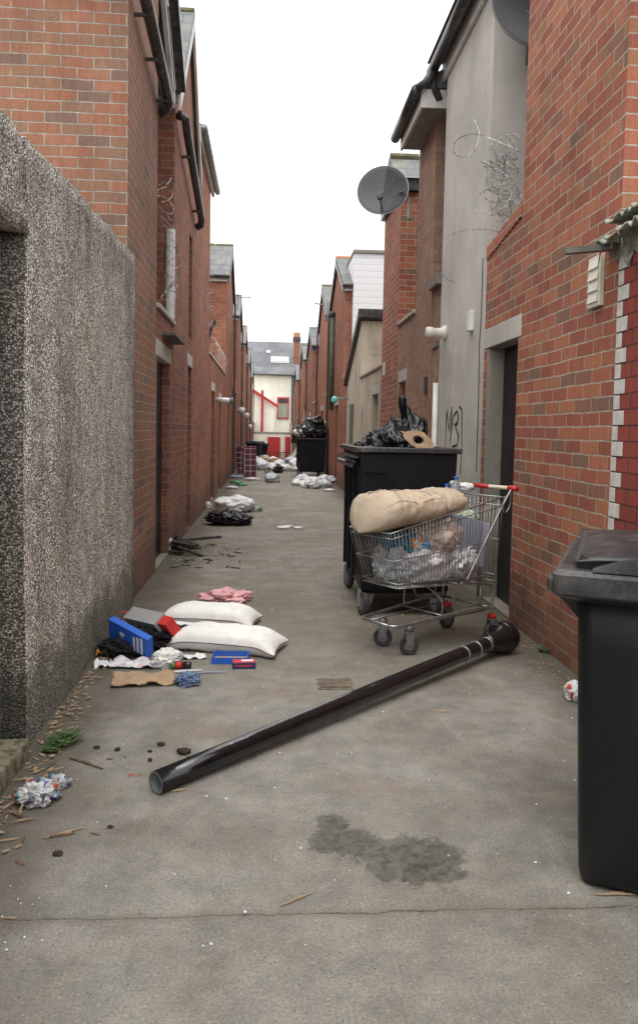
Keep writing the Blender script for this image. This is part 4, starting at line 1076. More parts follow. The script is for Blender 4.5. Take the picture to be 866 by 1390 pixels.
container('big black rubbish container on castors heaped with black bags, behind the trolley', .69, 1.43, 5.76, 7.0, 1.27, 0)
MB_H = 1.27
def bag(label, c, r, seed, m_=BAGK, name='rubbish_bag', rot=0, knot=.3, crease=.16, amp=.2, sub=5, cat='rubbish bag', group=None, flat=.3):
    o = blob(c, r, seed, amp, crease, flat, sub, rot, knot).build(name, m_, None, smooth=True)
    return tag(o, label, cat, group)
bag('shiny crumpled black bag heaped at the middle of the container top', (.99, 6.12, 1.12), (.19, .27, .19), 3, knot=.5, crease=.2)
bag('low black bag spilling on the container left side', (.85, 6.02, 1.14), (.12, .2, .1), 5, crease=.22)
bag('smooth knotted black bag behind the cardboard in the container', (1.18, 6.5, 1.12), (.16, .2, .26), 8, knot=.2, crease=.12)
bag('torn black bag scraps at the rear left rim of the container', (.82, 6.55, 1.18), (.1, .25, .09), 11, crease=.25)
bag('black bag filling the right half of the container below the rim', (1.12, 6.4, .95), (.2, .38, .2), 12, crease=.15)
o = MB().tube(smooth_path([V((1.15, 6.48, 1.52)), V((1.13, 6.46, 1.6)), V((1.12, 6.45, 1.67)), V((1.13, 6.45, 1.70))], 5), [.03]*6+[.035]*8+[.02]*2, 8)
tag(o.build('bag_neck', BAGK, None, smooth=True), 'twisted upright neck of a black bag above the container', 'bag end')
# torn cardboard with round hole
def cardhole():
    c = V((1.14, 5.82, 1.35)); n = 40; vs = []; fs = []
    u_ = V((.93, .12, -.28)).normalized(); w_ = V((.25, .35, .9)).normalized()
    for k, rr in ((0, .042), (1, .052), (2, .075)):
        for j in range(n):
            th = 2*math.pi*j/n
            if k == 0: p = c+V((0, .06, 0))+(u_*math.cos(th)*.044+w_*math.sin(th)*.03)
            elif k == 1: p = c+(u_*math.cos(th)*.047+w_*math.sin(th)*.033)
            else:
                R1 = .098+.03*math.cos(2*th)+.045*max(0, noise.noise(V((math.cos(th)*4, math.sin(th)*4, 3))))*2; R2 = .062+.03*abs(noise.noise(V((th*3, 1, 2))))
                p = c+u_*math.cos(th)*R1+w_*math.sin(th)*R2+V((0, .02*noise.noise(V((th, 2, 2))), 0))
            vs.append(p)
    for k in range(2):
        for j in range(n): fs.append((k*n+j, k*n+(j+1) % n, (k+1)*n+(j+1) % n, (k+1)*n+j))
    return MB().add(vs, fs)
tag(cardhole().build('torn_cardboard', CARD, None, solid=.006), 'torn brown cardboard with a round hole on the container rim', 'cardboard')
def sheet(name, label, cat, c, sx, sy, rot, m_, seed=0, h=.02, th=.002, curl=0, z=0.003, ragged=.1, nx=22, ny=16, group=None, tilt=(0, 0)):
    R_ = rot2(rot); c = V(c)
    def fn(u, v_):
        x = (u-.5)*sx; y = (v_-.5)*sy
        e = ragged*noise.noise(V((math.atan2(y, x)*2, seed, 1)))
        x *= 1+e; y *= 1+e
        zz = z+h*max(0, .5+noise.noise(V((x*8/max(sx, .1)*.5+seed, y*8/max(sy, .1)*.5, seed))))*1.2+curl*((2*u-1)**2)+tilt[0]*(u)+tilt[1]*v_+h*.3*noise.noise(V((x*60, y*60, seed)))
        p = R_@V((x, y, 0)); return (c.x+p.x, c.y+p.y, c.z+max(.002, zz))
    o = MB().grid(fn, nx, ny).build(name, m_, None, smooth=True, solid=th)
    return tag(o, label, cat, group)

# ------------------------------------------------------------------ shopping trolley
TO = V((1.40, 5.27, 0)); fa = rad(35); fv = V((-math.cos(fa), -math.sin(fa), 0)); sv = V((math.sin(fa), -math.cos(fa), 0))
def TT(u, s_, z): return TO+fv*u+sv*s_+V((0, 0, z))
t = thing('shopping_trolley', 'wire shopping trolley with red ended handle, loaded with rubbish', 'shopping trolley', tuple(TO))
# basket corners: rear (u=-.05) front (u=.9 top, .80 bottom)
def hw_top(u): return .265-.07*(u+.05)
def rim_z(u): return 1.0-.215*(u+.05)/.95 if u > .05 else 1.0
def bot(u): return .47+.0*u
uf_t, uf_b, ur = .93, .83, -.03
W = .0033
bk = MB()
def side_pt(s_, a_, q):   # a_ along 0 rear..1 front, q 0 bottom..1 top
    ut = ur+(uf_t-ur)*a_; ub = ur+.02+(uf_b-ur-.02)*a_
    zt = .985-.19*a_; zb_ = .415+.03*a_
    wt = .262-.075*a_; wb = .235-.075*a_
    return TT(ub+(ut-ub)*q, s_*(wb+(wt-wb)*q), zb_+(zt-zb_)*q)
for s_ in (-1, 1):
    n = 34
    for i in range(n+1): bk.tube([side_pt(s_, i/n, 0), side_pt(s_, i/n, 1)], W*.62, 5)
    for q in (.0, .08, .5, .9): bk.tube([side_pt(s_, k/10, q) for k in range(11)], W*1.15, 6)
    bk.tube([side_pt(s_, k/10, 1) for k in range(11)], W*1.7, 6)
for a_, cnt in ((1, 15), (0, 15)):
    for i in range(cnt+1):
        w_ = -1+2*i/cnt
        p0 = side_pt(1, a_, 0)*((1+w_)/2)+side_pt(-1, a_, 0)*((1-w_)/2); p1 = side_pt(1, a_, 1)*((1+w_)/2)+side_pt(-1, a_, 1)*((1-w_)/2)
        bk.tube([p0, p1], W*.62, 5)
    for q in (.0, .08, .5, .9, 1): bk.tube([side_pt(1, a_, q), side_pt(-1, a_, q)], W*1.2, 6)
for i in range(17):
    w_ = -1+2*i/16
    bk.tube([side_pt(1, 0, 0)*((1+w_)/2)+side_pt(-1, 0, 0)*((1-w_)/2), side_pt(1, 1, 0)*((1+w_)/2)+side_pt(-1, 1, 0)*((1-w_)/2)], W*.7, 5)
for k in range(6): bk.tube([side_pt(1, k/5, 0), side_pt(-1, k/5, 0)], W*1.1, 6)
bk.build('basket', GALV, t, smooth=True)
# handle
h0, h1 = TT(-.13, -.265, 1.04), TT(-.13, .265, 1.04)
MB().tube([h0, h1], .0135, 12).build('handle_bar', CREAMP, t, smooth=True)
MB().tube([h0.lerp(h1, .35), h0.lerp(h1, .62)], .0155, 12).build('handle_grip', REDP, t, smooth=True)
for e0, e1 in ((.93, 1.06), (.07, -.04)):
    MB().tube([h0.lerp(h1, e0), h0.lerp(h1, e1)], .019, 12).build('end_cap', REDP if e0 > .5 else UPVC, t, smooth=True)
fr = MB(); TR = .0105
for s_ in (-1, 1):
    fr.tube(smooth_path([TT(-.13, s_*.255, 1.04), TT(-.09, s_*.258, 1.0), TT(.0, s_*.255, .88), TT(.16, s_*.235, .62), TT(.27, s_*.22, .44)], 6), .007, 8)
    fr.tube(smooth_path([TT(-.125, s_*.25, 1.03), TT(-.12, s_*.25, .93), TT(-.08, s_*.25, .88), TT(-.05, s_*.25, .9), TT(-.06, s_*.25, .99)], 5), .004, 6)
    # lower frame
    fr.tube(smooth_path([TT(.30, s_*.2, .43), TT(.2, s_*.21, .42), TT(.06, s_*.22, .40), TT(.0, s_*.22, .37), TT(.0, s_*.22, .18)], 6), TR*.8, 8)
    fr.tube(smooth_path([TT(.0, s_*.215, .235), TT(.12, s_*.21, .245), TT(.3, s_*.2, .24), TT(.7, s_*.165, .215), TT(.83, s_*.15, .21), TT(.86, s_*.11, .21)], 6), TR, 8)
    fr.tube(smooth_path([TT(.0, s_*.2, .26), TT(.12, s_*.195, .27), TT(.25, s_*.19, .265), TT(.32, s_*.18, .30), TT(.38, s_*.17, .42)], 6), TR*.7, 8)
    fr.tube([TT(.1, s_*.2, .24), TT(.1, s_*.2, .4)], TR*.6, 6)
    fr.tube(smooth_path([TT(.44, s_*.17, .23), TT(.44, s_*.17, .32), TT(.48, s_*.13, .38), TT(.52, s_*.1, .42)], 5), TR*.55, 6)
    fr.tube([TT(.0, s_*.17, .21), TT(.8, s_*.12, .19)], TR*.55, 6)
fr.tube([TT(.86, .11, .21), TT(.86, -.11, .21)], TR, 8); fr.tube([TT(.0, .215, .235), TT(.0, -.215, .235)], TR*.8, 8)
fr.tube([TT(.8, .15, .19), TT(.8, -.15, .19)], TR*.7, 8); fr.tube([TT(.44, .17, .23), TT(.44, -.17, .23)], TR*.6, 6)
fr.build('frame', GALV, t, smooth=True)
for u, s_, sw in ((.71, .12, .5), (.71, -.12, .9), (.0, .2, .2), (.0, -.2, .15)):
    c = TT(u-.03, s_, .062); ax = (sv*math.cos(sw)+fv*math.sin(sw)).normalized()
    w_ = MB().lathe([(.03, -.012), (.055, -.015), (.062, -.008), (.062, .008), (.055, .015), (.03, .012)], c, ax, 24).build('castor', TYRE, t)
    MB().lathe([(.028, -.017), (.034, -.013), (.034, .013), (.028, .017)], c, ax, 16).build('hub', HUB, w_)
    f = MB(); perp = ax.cross(V((0, 0, 1)))
    for k in (-1, 1):
        o_ = ax*k*.021; f.hexa([c+o_+perp*q for q in (-.018, .018)]+[c+o_+ax*.003+perp*q for q in (.018, -.018)], [c+V((0, 0, .085))+o_+perp*q for q in (-.035, .03)]+[c+V((0, 0, .085))+o_+ax*.003+perp*q for q in (.03, -.035)])
    f.obox(c+V((0, 0, .088)), (.06, .05, .008)); f.build('fork', GALVD, w_)
    MB().lathe([(.028, 0), (.03, .01), (.026, .03)], c+V((0, 0, .095)), (0, 0, 1), 14).build('collar', REDP if u < .5 else GALVD, t, smooth=True)
# ---- contents
def pillow_mesh(c, L, Wd, H_, yaw, roll=0, pitch=0, seed=0, e=.55, crease=.03, nu=44, nv=40, taper=0, corner=.5):
    R_ = rot2(yaw)@Matrix.Rotation(pitch, 3, 'Y')@Matrix.Rotation(roll, 3, 'X'); c = V(c)
    def fn(u, v_):
        th = 2*math.pi*u; ph = math.pi*(v_-.5)
        cx_, sx_ = math.cos(th), math.sin(th)
        x = math.copysign(abs(cx_)**corner, cx_); y = math.copysign(abs(sx_)**corner, sx_)
        cp = max(0.0, math.cos(ph))
        rr = cp**.6; z = math.sin(ph)
        x *= rr; y *= rr
        z = math.copysign(abs(z)**1.0, z)*(1-.25*(abs(x)**3+abs(y)**3)/2)
        w_ = crease*(ridged(V((x*1.5+seed, y*1.1, z*.6+seed)), 2.2)+.6*ridged(V((x+seed*2, y*2, z)), 4.5))*.5
        k = 1+w_
        return c+R_@V((x*L/2*k, y*Wd/2*k*(1-taper*x), z*H_/2*(1+w_*3)*(1-taper*.5*x)))
    return MB().grid(fn, nu, nv, closed_u=True)
# beige padded sleeping bag/cushion laid on the rim of the basket
tc = thing('beige_cushion', 'long beige padded cushion lying across the top of the trolley', 'cushion', tuple(TT(.6, 0, .9)))
slope = math.atan(.19/.96)
yaw = math.atan2(-fv.y, -fv.x)     # local +x points to the trolley rear
def cush(u, v_):
    a_ = u*1.0; th = 2*math.pi*v_
    x = a_
    w_ = .21*(1-abs(2*min(max(a_, 0), .9)/1.9-.45)**6*1.0)
    end = min(1, math.sqrt(max(0, a_/.2*(2-a_/.2)))) if a_ < .2 else (min(1, math.sqrt(max(0, (1-a_)/.05*(2-(1-a_)/.05)))) if a_ > .95 else 1)
    pinch = 1-.5*math.exp(-((a_-.73)/.022)**2)
    hh = (.118-.04*a_)*end*pinch*(1 if a_ < .73 else .95); ww = .205*end*(1 if a_ < .73 else .9)*(1-.1*math.exp(-((a_-.73)/.03)**2))
    cy, cz_ = math.cos(th), math.sin(th)
    cy = math.copysign(abs(cy)**.8, cy); cz_ = math.copysign(abs(cz_)**.85, cz_)
    q = V((a_*6, cy*2, cz_*1.5))
    wr = .03*(ridged(q, .9)-.3)+.03*(ridged(q+V((3, 1, 2)), 2.0)-.3)+.02*(ridged(V((a_*22, cy*3, cz_*3)), 1.0)-.3)
    seam = -.06*math.exp(-((a_-.3-.1*cy)/.012)**2)
    hh *= 1+wr*2+seam
    uu = 1.03-a_*.80
    zt = .985-.19*((uu-ur)/(uf_t-ur))
    return TT(uu, .02+cy*ww*(1+wr)+.04*(a_-.5)*0, zt+.028-.08*a_+(.012 if a_ > .73 else .012*math.exp(-((a_-.73)/.03)**2))+hh+cz_*hh-.015+.01*(noise.noise(V((a_*4, 1, 1)))))
MB().grid(lambda u, v_: cush(v_, u), 44, 90, closed_u=True).build('padding', BEIGE, tc, smooth=True)
for f0 in (lambda q: (.2+.12*q, .02+.46*q), lambda q: (.42+.22*q, .46-.42*q*q), lambda q: (.1+.6*q, .08+.02*math.sin(q*9))):
    MB().tube([V(cush(*f0(i/20)))+V((0, 0, .001)) for i in range(21)], .0022, 5).build('seam', mat('seam_thread', (.3, .23, .16), .9), tc)
sp = [V(cush(a_, .25+.02*math.sin(a_*9)))+V((0, 0, .004)) for a_ in [.12+.02*i for i in range(14)]]
MB().tube(sp, .004, 6).build('strap', mat('grey_strap', (.16, .14, .15), .8), tc)
bag('large white plastic bag low in the trolley basket', TT(.52, .02, .46), (.23, .17, .185), 21, BAGW, knot=.1, crease=.2, name='carrier_bag', cat='plastic bag', rot=yaw)
bag('creased beige pink plastic bag above the white one in trolley', TT(.40, .05, .6), (.19, .15, .17), 24, mat('beige_plastic', (.5, .4, .34), .4, var=.3, bump=.5, bs=25), knot=.1, crease=.25, name='carrier_bag', cat='plastic bag', rot=yaw)
bag('grey sheer plastic bag in the front of the trolley', TT(.7, -.0, .46), (.14, .125, .15), 27, BAGGR, knot=.05, crease=.3, name='carrier_bag', cat='plastic bag', rot=yaw)
bag('dark teal bag under the cushion in the trolley front', TT(.66, .0, .62), (.13, .12, .1), 31, TEAL, knot=.05, crease=.2, name='carrier_bag', cat='plastic bag', rot=yaw)
bag('yellow and blue printed wrapper in the middle of the trolley', TT(.56, .1, .65), (.12, .06, .06), 33, PRINTS2, knot=0, crease=.2, name='snack_wrapper', cat='wrapper', rot=yaw)
bag('white scrunched bag at the rear of the trolley basket', TT(.24, .05, .46), (.18, .16, .16), 35, BAGW, knot=.1, crease=.25, name='carrier_bag', cat='plastic bag', rot=yaw)
bag('green printed packet at the top rear of the trolley', TT(.1, .05, .8), (.08, .06, .05), 37, blotch_mat('green_white_packet', [(.1, .3, .1), (.6, .62, .6), (.4, .5, .3), (.7, .7, .7)], 20), knot=0, crease=.3, name='crisp_packet', cat='packet')
rm = rot2(yaw)@Matrix.Rotation(.25, 3, 'Y')
o = MB().obox(TT(.17, .05, .7), (.17, .24, .28), rm).build('cardboard_box', LBLUE, None, bevel=.006); tag(o, 'pale blue box standing in the rear of the trolley', 'box')
o = MB().obox(TT(.06, .08, .66), (.03, .26, .3), rm).build('panel', mat('grey_lilac_sheet', (.3, .3, .36), .5), None, bevel=.004); tag(o, 'grey sheet of plastic at the handle end of trolley', 'sheet')
sheet('cloth', 'lilac cloth folded on the cushion near the bottles', 'cloth', TT(.3, -.16, .965), .3, .12, yaw, mat('lilac_cloth', (.26, .24, .34), .9), 4, h=.03, th=.01)
def bottle(label, c, tilt, h=.2, r=.032, group=None):
    t_ = thing('plastic_bottle', label, 'bottle', tuple(c), group); ax = V((tilt[0], tilt[1], 1)).normalized()
    MB().lathe([(r*.8, 0), (r, .01), (r, h*.5), (r*.92, h*.55), (r, h*.6), (r*.9, h*.72), (.013, h*.88), (.013, h*.95)], c, ax, 18).build('body', CLEAR, t_, smooth=True)
    MB().lathe([(.016, h*.92), (.016, h), (.014, h+.003)], c, ax, 12).build('cap', BLUECAP, t_, smooth=True)
bottle('tall clear bottle with blue cap standing in the trolley, nearer the handle', AT(617, 686, 5.36), (.02, 0), .2, .036)
bottle('shorter clear bottle with blue cap leaning, left of the taller bottle', AT(604, 686, 5.4), (.06, 0), .15, .03)
o = blob(AT(632, 662, 5.4)-V((0, 0, .02)), (.055, .03, .03), 41, .2, .2, .2, 4).build('rag', PAPER, None, smooth=True); tag(o, 'white scrunched rag tied at the far end of trolley handle', 'rag')

# ------------------------------------------------------------------ litter group on the left
def pillow(label, px0, py0, px1, py1, seed, wd):
    a = G(px0, py0); b = G(px1, py1); c = (a+b)/2; L = (b-a).length; yw = math.atan2(b.y-a.y, b.x-a.x)
    t_ = thing('pillow', label, 'pillow', tuple(c))
    H_ = .15
    R_ = rot2(yw)
    def sheetf(sg):
        def fn(u, v_):
            a_ = 2*u-1; b2 = 2*v_-1
            x = a_*(1-.05*(1-b2*b2)); y = b2*(1-.16*(1-a_*a_))
            th = max(0.0, (1-a_**4)*(1-b2**4))**.5
            w_ = .10*(ridged(V((x*2.2+seed, y*1.3, sg)), 1.3)-.4)+.07*(ridged(V((x*1.5+seed, y*1.5, 2)), 3.4)-.4)
            ce = math.exp(-((1-abs(a_))/.22)**2)
            w_ += .22*ce*(ridged(V((y*3.2, seed, sg*2)), 1.6)-.5)
            z = H_*.45+sg*th*H_/2*(1+w_)-.25*H_*ce*(.6+.4*abs(b2))
            p = c+R_@V((x*L/2, y*wd/2*(1+.05*noise.noise(V((x*3, seed, 0)))), z))
            p.z = max(p.z, .004 if sg > 0 else .003)
            return p
        return fn
    pm = MB(); pm.grid(sheetf(1), 80, 50); pm.grid(sheetf(-1), 80, 50)
    pm.build('cover', COTTON, t_, smooth=True)
    fn = sheetf(1); k = [fn(i/40, 0) for i in range(41)]+[fn(1, i/20) for i in range(1, 21)]+[fn(1-i/40, 1) for i in range(1, 41)]+[fn(0, 1-i/20) for i in range(1, 20)]
    MB().tube(k, .0028, 5, closed=True).build('piping', PIPING, t_)
    return t_
pillow('flattened white pillow farther from the camera, behind the other', 222, 843, 350, 850, 3, .36)
pillow('plump white pillow with dark piping nearer the camera', 232, 874, 383, 886, 9, .36)
# blue shoe box lid leaning on the wall, striped
def place_box(t_, c, rm, sx, sy, sz): pass
tb = thing('shoe_box', 'blue shoe box with three white stripes leaning by the pebbledash wall', 'shoe box', tuple(G(200, 885)))
# long face corners in picture: TL(150,838) TR(212,882) BR(200,894)... built as a tilted box
p00 = G(193, 894)+V((0, 0, .015)); 
cbx = AT(174, 867, 4.72)
axl = (AT(201, 880, 4.62)-AT(146, 850, 4.82)).normalized()      # long axis, falls to the right
upv = V((.1, -.45, 1.0)); upv = (upv-axl*upv.dot(axl)).normalized(); nrm_ = axl.cross(upv).normalized()
if nrm_.y > 0: nrm_ = -nrm_
rmb = Matrix((axl, -nrm_, upv)).transposed()
if rmb.determinant() < 0: rmb = Matrix((axl, nrm_, upv)).transposed()
Lb, Hb, Db = .335, .135, .045
mb = MB(); wt = .004
cb = cbx-nrm_*(Db/2)
for cc, ss in (((0, 0, 0), None),):
    pass
def LB(x, y, z): return cb+axl*x-nrm_*y+upv*z      # y: 0 front .. Db back  (front face at y=-Db/2)
def lbox(x0, x1, y0, y1, z0, z1): return box_arr(lambda x, y, z: LB(x, y, z), x0, x1, y0, y1, z0, z1)
mb.add(*lbox(-Lb/2, Lb/2, -Db/2, -Db/2+wt, -Hb/2, Hb/2)); mb.add(*lbox(-Lb/2, -Lb/2+wt, -Db/2+wt, Db/2, -Hb/2, Hb/2)); mb.add(*lbox(Lb/2-wt, Lb/2, -Db/2+wt, Db/2, -Hb/2, Hb/2))
mb.add(*lbox(-Lb/2+wt, Lb/2-wt, -Db/2+wt, Db/2, Hb/2-wt, Hb/2)); mb.add(*lbox(-Lb/2+wt, Lb/2-wt, -Db/2+wt, Db/2, -Hb/2, -Hb/2+wt))
mb.build('box_shell', BLUE, tb)
st = MB()
for i in range(3):
    x = .045+i*.032
    q = [LB(x+.0, -Db/2-.0015, -Hb/2+.006), LB(x+.018, -Db/2-.0015, -Hb/2+.006), LB(x+.018, -Db/2-.0015, Hb/2-.03+i*.010), LB(x, -Db/2-.0015, Hb/2-.03+i*.010)]
    st.add(q, [(0, 1, 2, 3)])
st.build('stripe', WHITEP, tb)
tf = MB()
for ang in (-42, 0, 42):
    pts = []
    for i in range(14):
        a_ = math.pi*2*i/14; r_ = .5+.5*math.cos(a_)
        lx = .0085*math.sin(a_); lz = .017+.015*math.cos(a_)*-1
        aa = rad(ang); X_ = lx*math.cos(aa)+lz*math.sin(aa); Z_ = -lx*math.sin(aa)+lz*math.cos(aa)
        pts.append(LB(-.05+X_, -Db/2-.0015-.0003*abs(ang)/42, -.004+Z_))
    tf.add(pts, [tuple(range(14))])
for i in range(3): tf.add([LB(-.072+.004*i*0, -Db/2-.002, -.012-i*.0035), LB(-.028, -Db/2-.002, -.012-i*.0035), LB(-.028, -Db/2-.002, -.0135-i*.0035), LB(-.072, -Db/2-.002, -.0135-i*.0035)], [(0, 1, 2, 3)]) if i < 2 else None
tf.build('trefoil_emblem', WHITEP, tb)
def text_mesh(txt, size):
    cu = bpy.data.curves.new('t', 'FONT'); cu.body = txt; cu.size = size; cu.align_x = 'CENTER'
    o = bpy.data.objects.new('t', cu); COL.objects.link(o); dg = bpy.context.evaluated_depsgraph_get()
    me = o.evaluated_get(dg).to_mesh(); vs = [v.co.copy() for v in me.vertices]; fs = [tuple(p.vertices) for p in me.polygons]
    o.evaluated_get(dg).to_mesh_clear(); bpy.data.objects.remove(o); return vs, fs
vs, fs = text_mesh('adidas', .022)
MB().add([LB(-.05+v.x, -Db/2-.002, -.036+v.y) for v in vs], fs).build('lettering', WHITEP, tb)

# grey shoe box lying on its side with red lining
tg = thing('shoe_box', 'grey shoe box with black curve and red end, beside the blue one', 'shoe box', tuple(G(210, 870)))
g0 = AT(203, 846, 5.05); ga = (AT(232, 856, 4.85)-AT(172, 842, 5.2)).normalized(); gu = V((.05, -.75, .66)); gu = (gu-ga*gu.dot(ga)).normalized(); gn = ga.cross(gu).normalized()
if gn.y > 0: gn = -gn
def GB(x, y, z): return g0+ga*x-gn*y+gu*z
gm_ = MB(); Lg, Hg, Dg = .34, .15, .10
gm_.add(*box_arr(GB, -Lg/2, Lg/2, -Dg/2, -Dg/2+wt, -Hg/2, Hg/2)); gm_.add(*box_arr(GB, -Lg/2, Lg/2, -Dg/2+wt, Dg/2, -Hg/2, -Hg/2+wt)); gm_.add(*box_arr(GB, -Lg/2, Lg/2, -Dg/2+wt, Dg/2, Hg/2-wt, Hg/2)); gm_.add(*box_arr(GB, -Lg/2, -Lg/2+wt, -Dg/2+wt, Dg/2, -Hg/2+wt, Hg/2-wt)); gm_.add(*box_arr(GB, Lg/2-wt, Lg/2, -Dg/2+wt, Dg/2, -Hg/2+wt, Hg/2-wt))
gm_.build('box_shell', CARDG, tg)
cur = MB(); n = 24; vs = []
for i in range(n+1):
    u = i/n; x = -.02+.18*u; z1 = -.02-.045*(1-u)**2*1.3+.0; zc = .0-.05*(1-u)**2.0
    vs += [GB(x, -Dg/2-.0015, zc), GB(x, -Dg/2-.0015, zc-.008-.01*math.sin(math.pi*u)*(1-u)*2-.02*(1-u))]
cur.add(vs, [(2*i, 2*i+1, 2*i+3, 2*i+2) for i in range(n)]).build('black_curve', BLACKP, tg)
vs, fs = text_mesh('PUMA', .026)
MB().add([GB(.1+v.x, -Dg/2-.0018, -.052+v.y) for v in vs], fs).build('lettering', BLACKP, tg)
MB().add(*box_arr(GB, Lg/2+.002, Lg/2+.085, -Dg/2+.02, Dg/2-.01, -Hg/2+.015, Hg/2-.01)).build('red_end', REDC, tg)
o = MB().obox(AT(196, 835, 5.3), (.3, .2, .006), rot2(-.15)@Matrix.Rotation(-.25, 3, 'X')@Matrix.Rotation(.12, 3, 'Y')).build('box_lid', REDC, None); tag(o, 'flat red box lid behind the grey shoe box', 'box lid')
o = MB().obox(AT(246, 843, 5.35)-V((0, 0, .02)), (.28, .1, .01), rot2(-.05)@Matrix.Rotation(.08, 3, 'Y')).build('card_strip', WHITEP, None); tag(o, 'pale card strip between grey shoe box and far pillow', 'card')
bag('black shaggy cloth heap under the shoe boxes', G(222, 878), (.22, .13, .075), 51, BLACKC, name='cloth_heap', knot=0, crease=.5, cat='cloth', sub=5)
bag('second black cloth lump under the blue shoe box', G(172, 888), (.15, .1, .06), 52, BLACKC, name='cloth_heap', knot=0, crease=.5, cat='cloth')
sheet('paper_sheet', 'crumpled white printed paper with faint red marks below the blue box', 'paper', G(183, 903), .26, .17, -.1, blotch_mat('printed_paper', [(.68, .68, .7), (.62, .63, .66), (.7, .7, .7), (.6, .42, .45), (.66, .66, .68), (.5, .52, .56)], 30, .8), 7, h=.025, th=.001)
sheet('paper_sheet', 'small white paper scrap against the pebbledash wall', 'paper', G(140, 905), .1, .1, .3, PAPER, 9, h=.03, th=.001)
sheet('paper_sheet', 'flat white paper between the white crumple and near pillow', 'paper', G(262, 893), .16, .08, .1, PAPER, 11, h=.015, th=.001)
bag('crumpled white cotton bundle in front of the shoe boxes', G(227, 904), (.085, .06, .06), 61, COTTON, name='cloth_bundle', knot=0, crease=.35, cat='cloth', rot=.4)
sheet('cardboard_piece', 'flat torn brown cardboard piece nearest the column end on left', 'cardboard', G(196, 925), .33, .2, .12, CARD, 13, h=.03, th=.004)
bag('ball of pale blue knitted cloth beside the cardboard piece', G(255, 929), (.058, .05, .035), 71, YARN, name='cloth_ball', knot=0, crease=.6, cat='cloth')
t_ = thing('bottle', 'small dark bottle with green cap and red label on ground', 'bottle', tuple(G(245, 907)))
a = G(233, 908)+V((0, 0, .022)); ax = V((1, .08, 0)).normalized()
MB().lathe([(.01, -.004), (.022, 0), (.024, .012), (.016, .02)], a, ax, 14).build('cap', GREENB, t_, smooth=True)
MB().lathe([(.02, .02), (.02, .06)], a, ax, 14).build('label', REDC, t_, smooth=True)
MB().lathe([(.0195, .06), (.021, .1), (.018, .115)], a, ax, 14).build('body', mat('dark_glass', (.03, .015, .02), .2), t_, smooth=True)
# blue tray + red/navy packet
tt_ = thing('open_tray', 'shallow open blue cardboard tray before the near pillow', 'tray', tuple(G(312, 893)))
c = G(313, 897); rmz = rot2(-.05); mb = MB()
for q in ((-.105, 0, .006, .13), (.105, 0, .006, .13)): mb.obox(c+rmz@V((q[0], 0, .02)), (.005, .14, .04), rmz)
for yv in (-.07, .07): mb.obox(c+rmz@V((0, yv, .02)), (.205, .004, .04), rmz)
mb.build('tray_side', BLUE, tt_); MB().obox(c+V((0, 0, .006)), (.204, .134, .004), rmz).build('tray_base', CARD, tt_)
tp_ = thing('carton', 'small red white and navy carton leaning on the blue tray', 'carton', tuple(G(330, 905)))
c = G(331, 908); rmz = rot2(.08)
MB().obox(c+V((0, .03, .019)), (.135, .07, .036), rmz).build('carton_body', NAVY, tp_, bevel=.003)
MB().obox(c+V((-.0, .03, .0385)), (.13, .066, .002), rmz).build('red_top', REDC, tp_)
MB().obox(c+V((.02, .035, .0405)), (.07, .03, .001), rmz).build('white_label', WHITEP, tp_)
MB().obox(c+V((0, .03-.0362, .02)), (.1, .001, .008), rmz).build('front_print', REDC, tp_)
# sticks, pens
def stick(label, a, b, r, m_, cat='stick', group=None, name='stick'):
    a = V(a); b = V(b); mid = a.lerp(b, .5)+V((0, 0, .002))
    return tag(MB().tube([a, a.lerp(b, .25)+V((.004, 0, 0)), mid, b], [r*.8, r, r, r*.6], 6).build(name, m_, None), label, cat, group)
stick('white plastic strip lying beyond the blue knitted ball', G(230, 915)+V((0, 0, .012)), G(275, 911)+V((0, 0, .006)), .006, UPVC)
stick('thin pale pen with red tip right of the blue ball', G(262, 915)+V((0, 0, .008)), G(306, 914)+V((0, 0, .008)), .005, LBLUE, 'pen')
sheet('orange_wrapper', 'small orange wrapper tight against the pebbledash wall', 'wrapper', G(139, 892), .07, .05, .2, ORGP, 3, h=.04, th=.001)
# pink bag
bag('translucent pink plastic bag lying alone in mid alley', G(305, 816), (.17, .12, .05), 17, PINK, name='pink_bag', knot=0, crease=.28, cat='plastic bag', amp=.5)
# wrapper bag at left foreground
bag('crumpled clear and coloured wrapper bag at left foreground', G(52, 1088), (.072, .055, .045), 81, PRINTS, name='plastic_wrapper', knot=0, crease=.35, cat='wrapper')
bag('blue and red tail of a printed wrapper at left foreground', G(78, 1068), (.045, .03, .025), 83, PRINTS, name='plastic_wrapper', knot=0, crease=.5, cat='wrapper')
bag('red and white carton scrap behind the big wheelie bin', G(776, 950), (.04, .05, .06), 84, blotch_mat('red_white', [(.6, .6, .6), (.5, .05, .04), (.65, .65, .65)], 12), name='drinks_carton', knot=0, crease=.2, cat='carton')
# grate
td = thing('drain_grate', 'small rusty drain grate set flush in the alley middle', 'drain grate', tuple(G(455, 929)))
c = G(455, 929); mb = MB()
MB().box((c.x-.1, c.y-.09, .001), (c.x+.1, c.y+.09, .004)).build('frame', R_MOSS, td)
for i in range(6): mb.box((c.x-.085, c.y-.07+i*.026, .0045), (c.x+.085, c.y-.056+i*.026, .012))
mb.build('bars', mat('rusty_iron', (.2, .16, .12), .8, var=.4, vs=20), td)

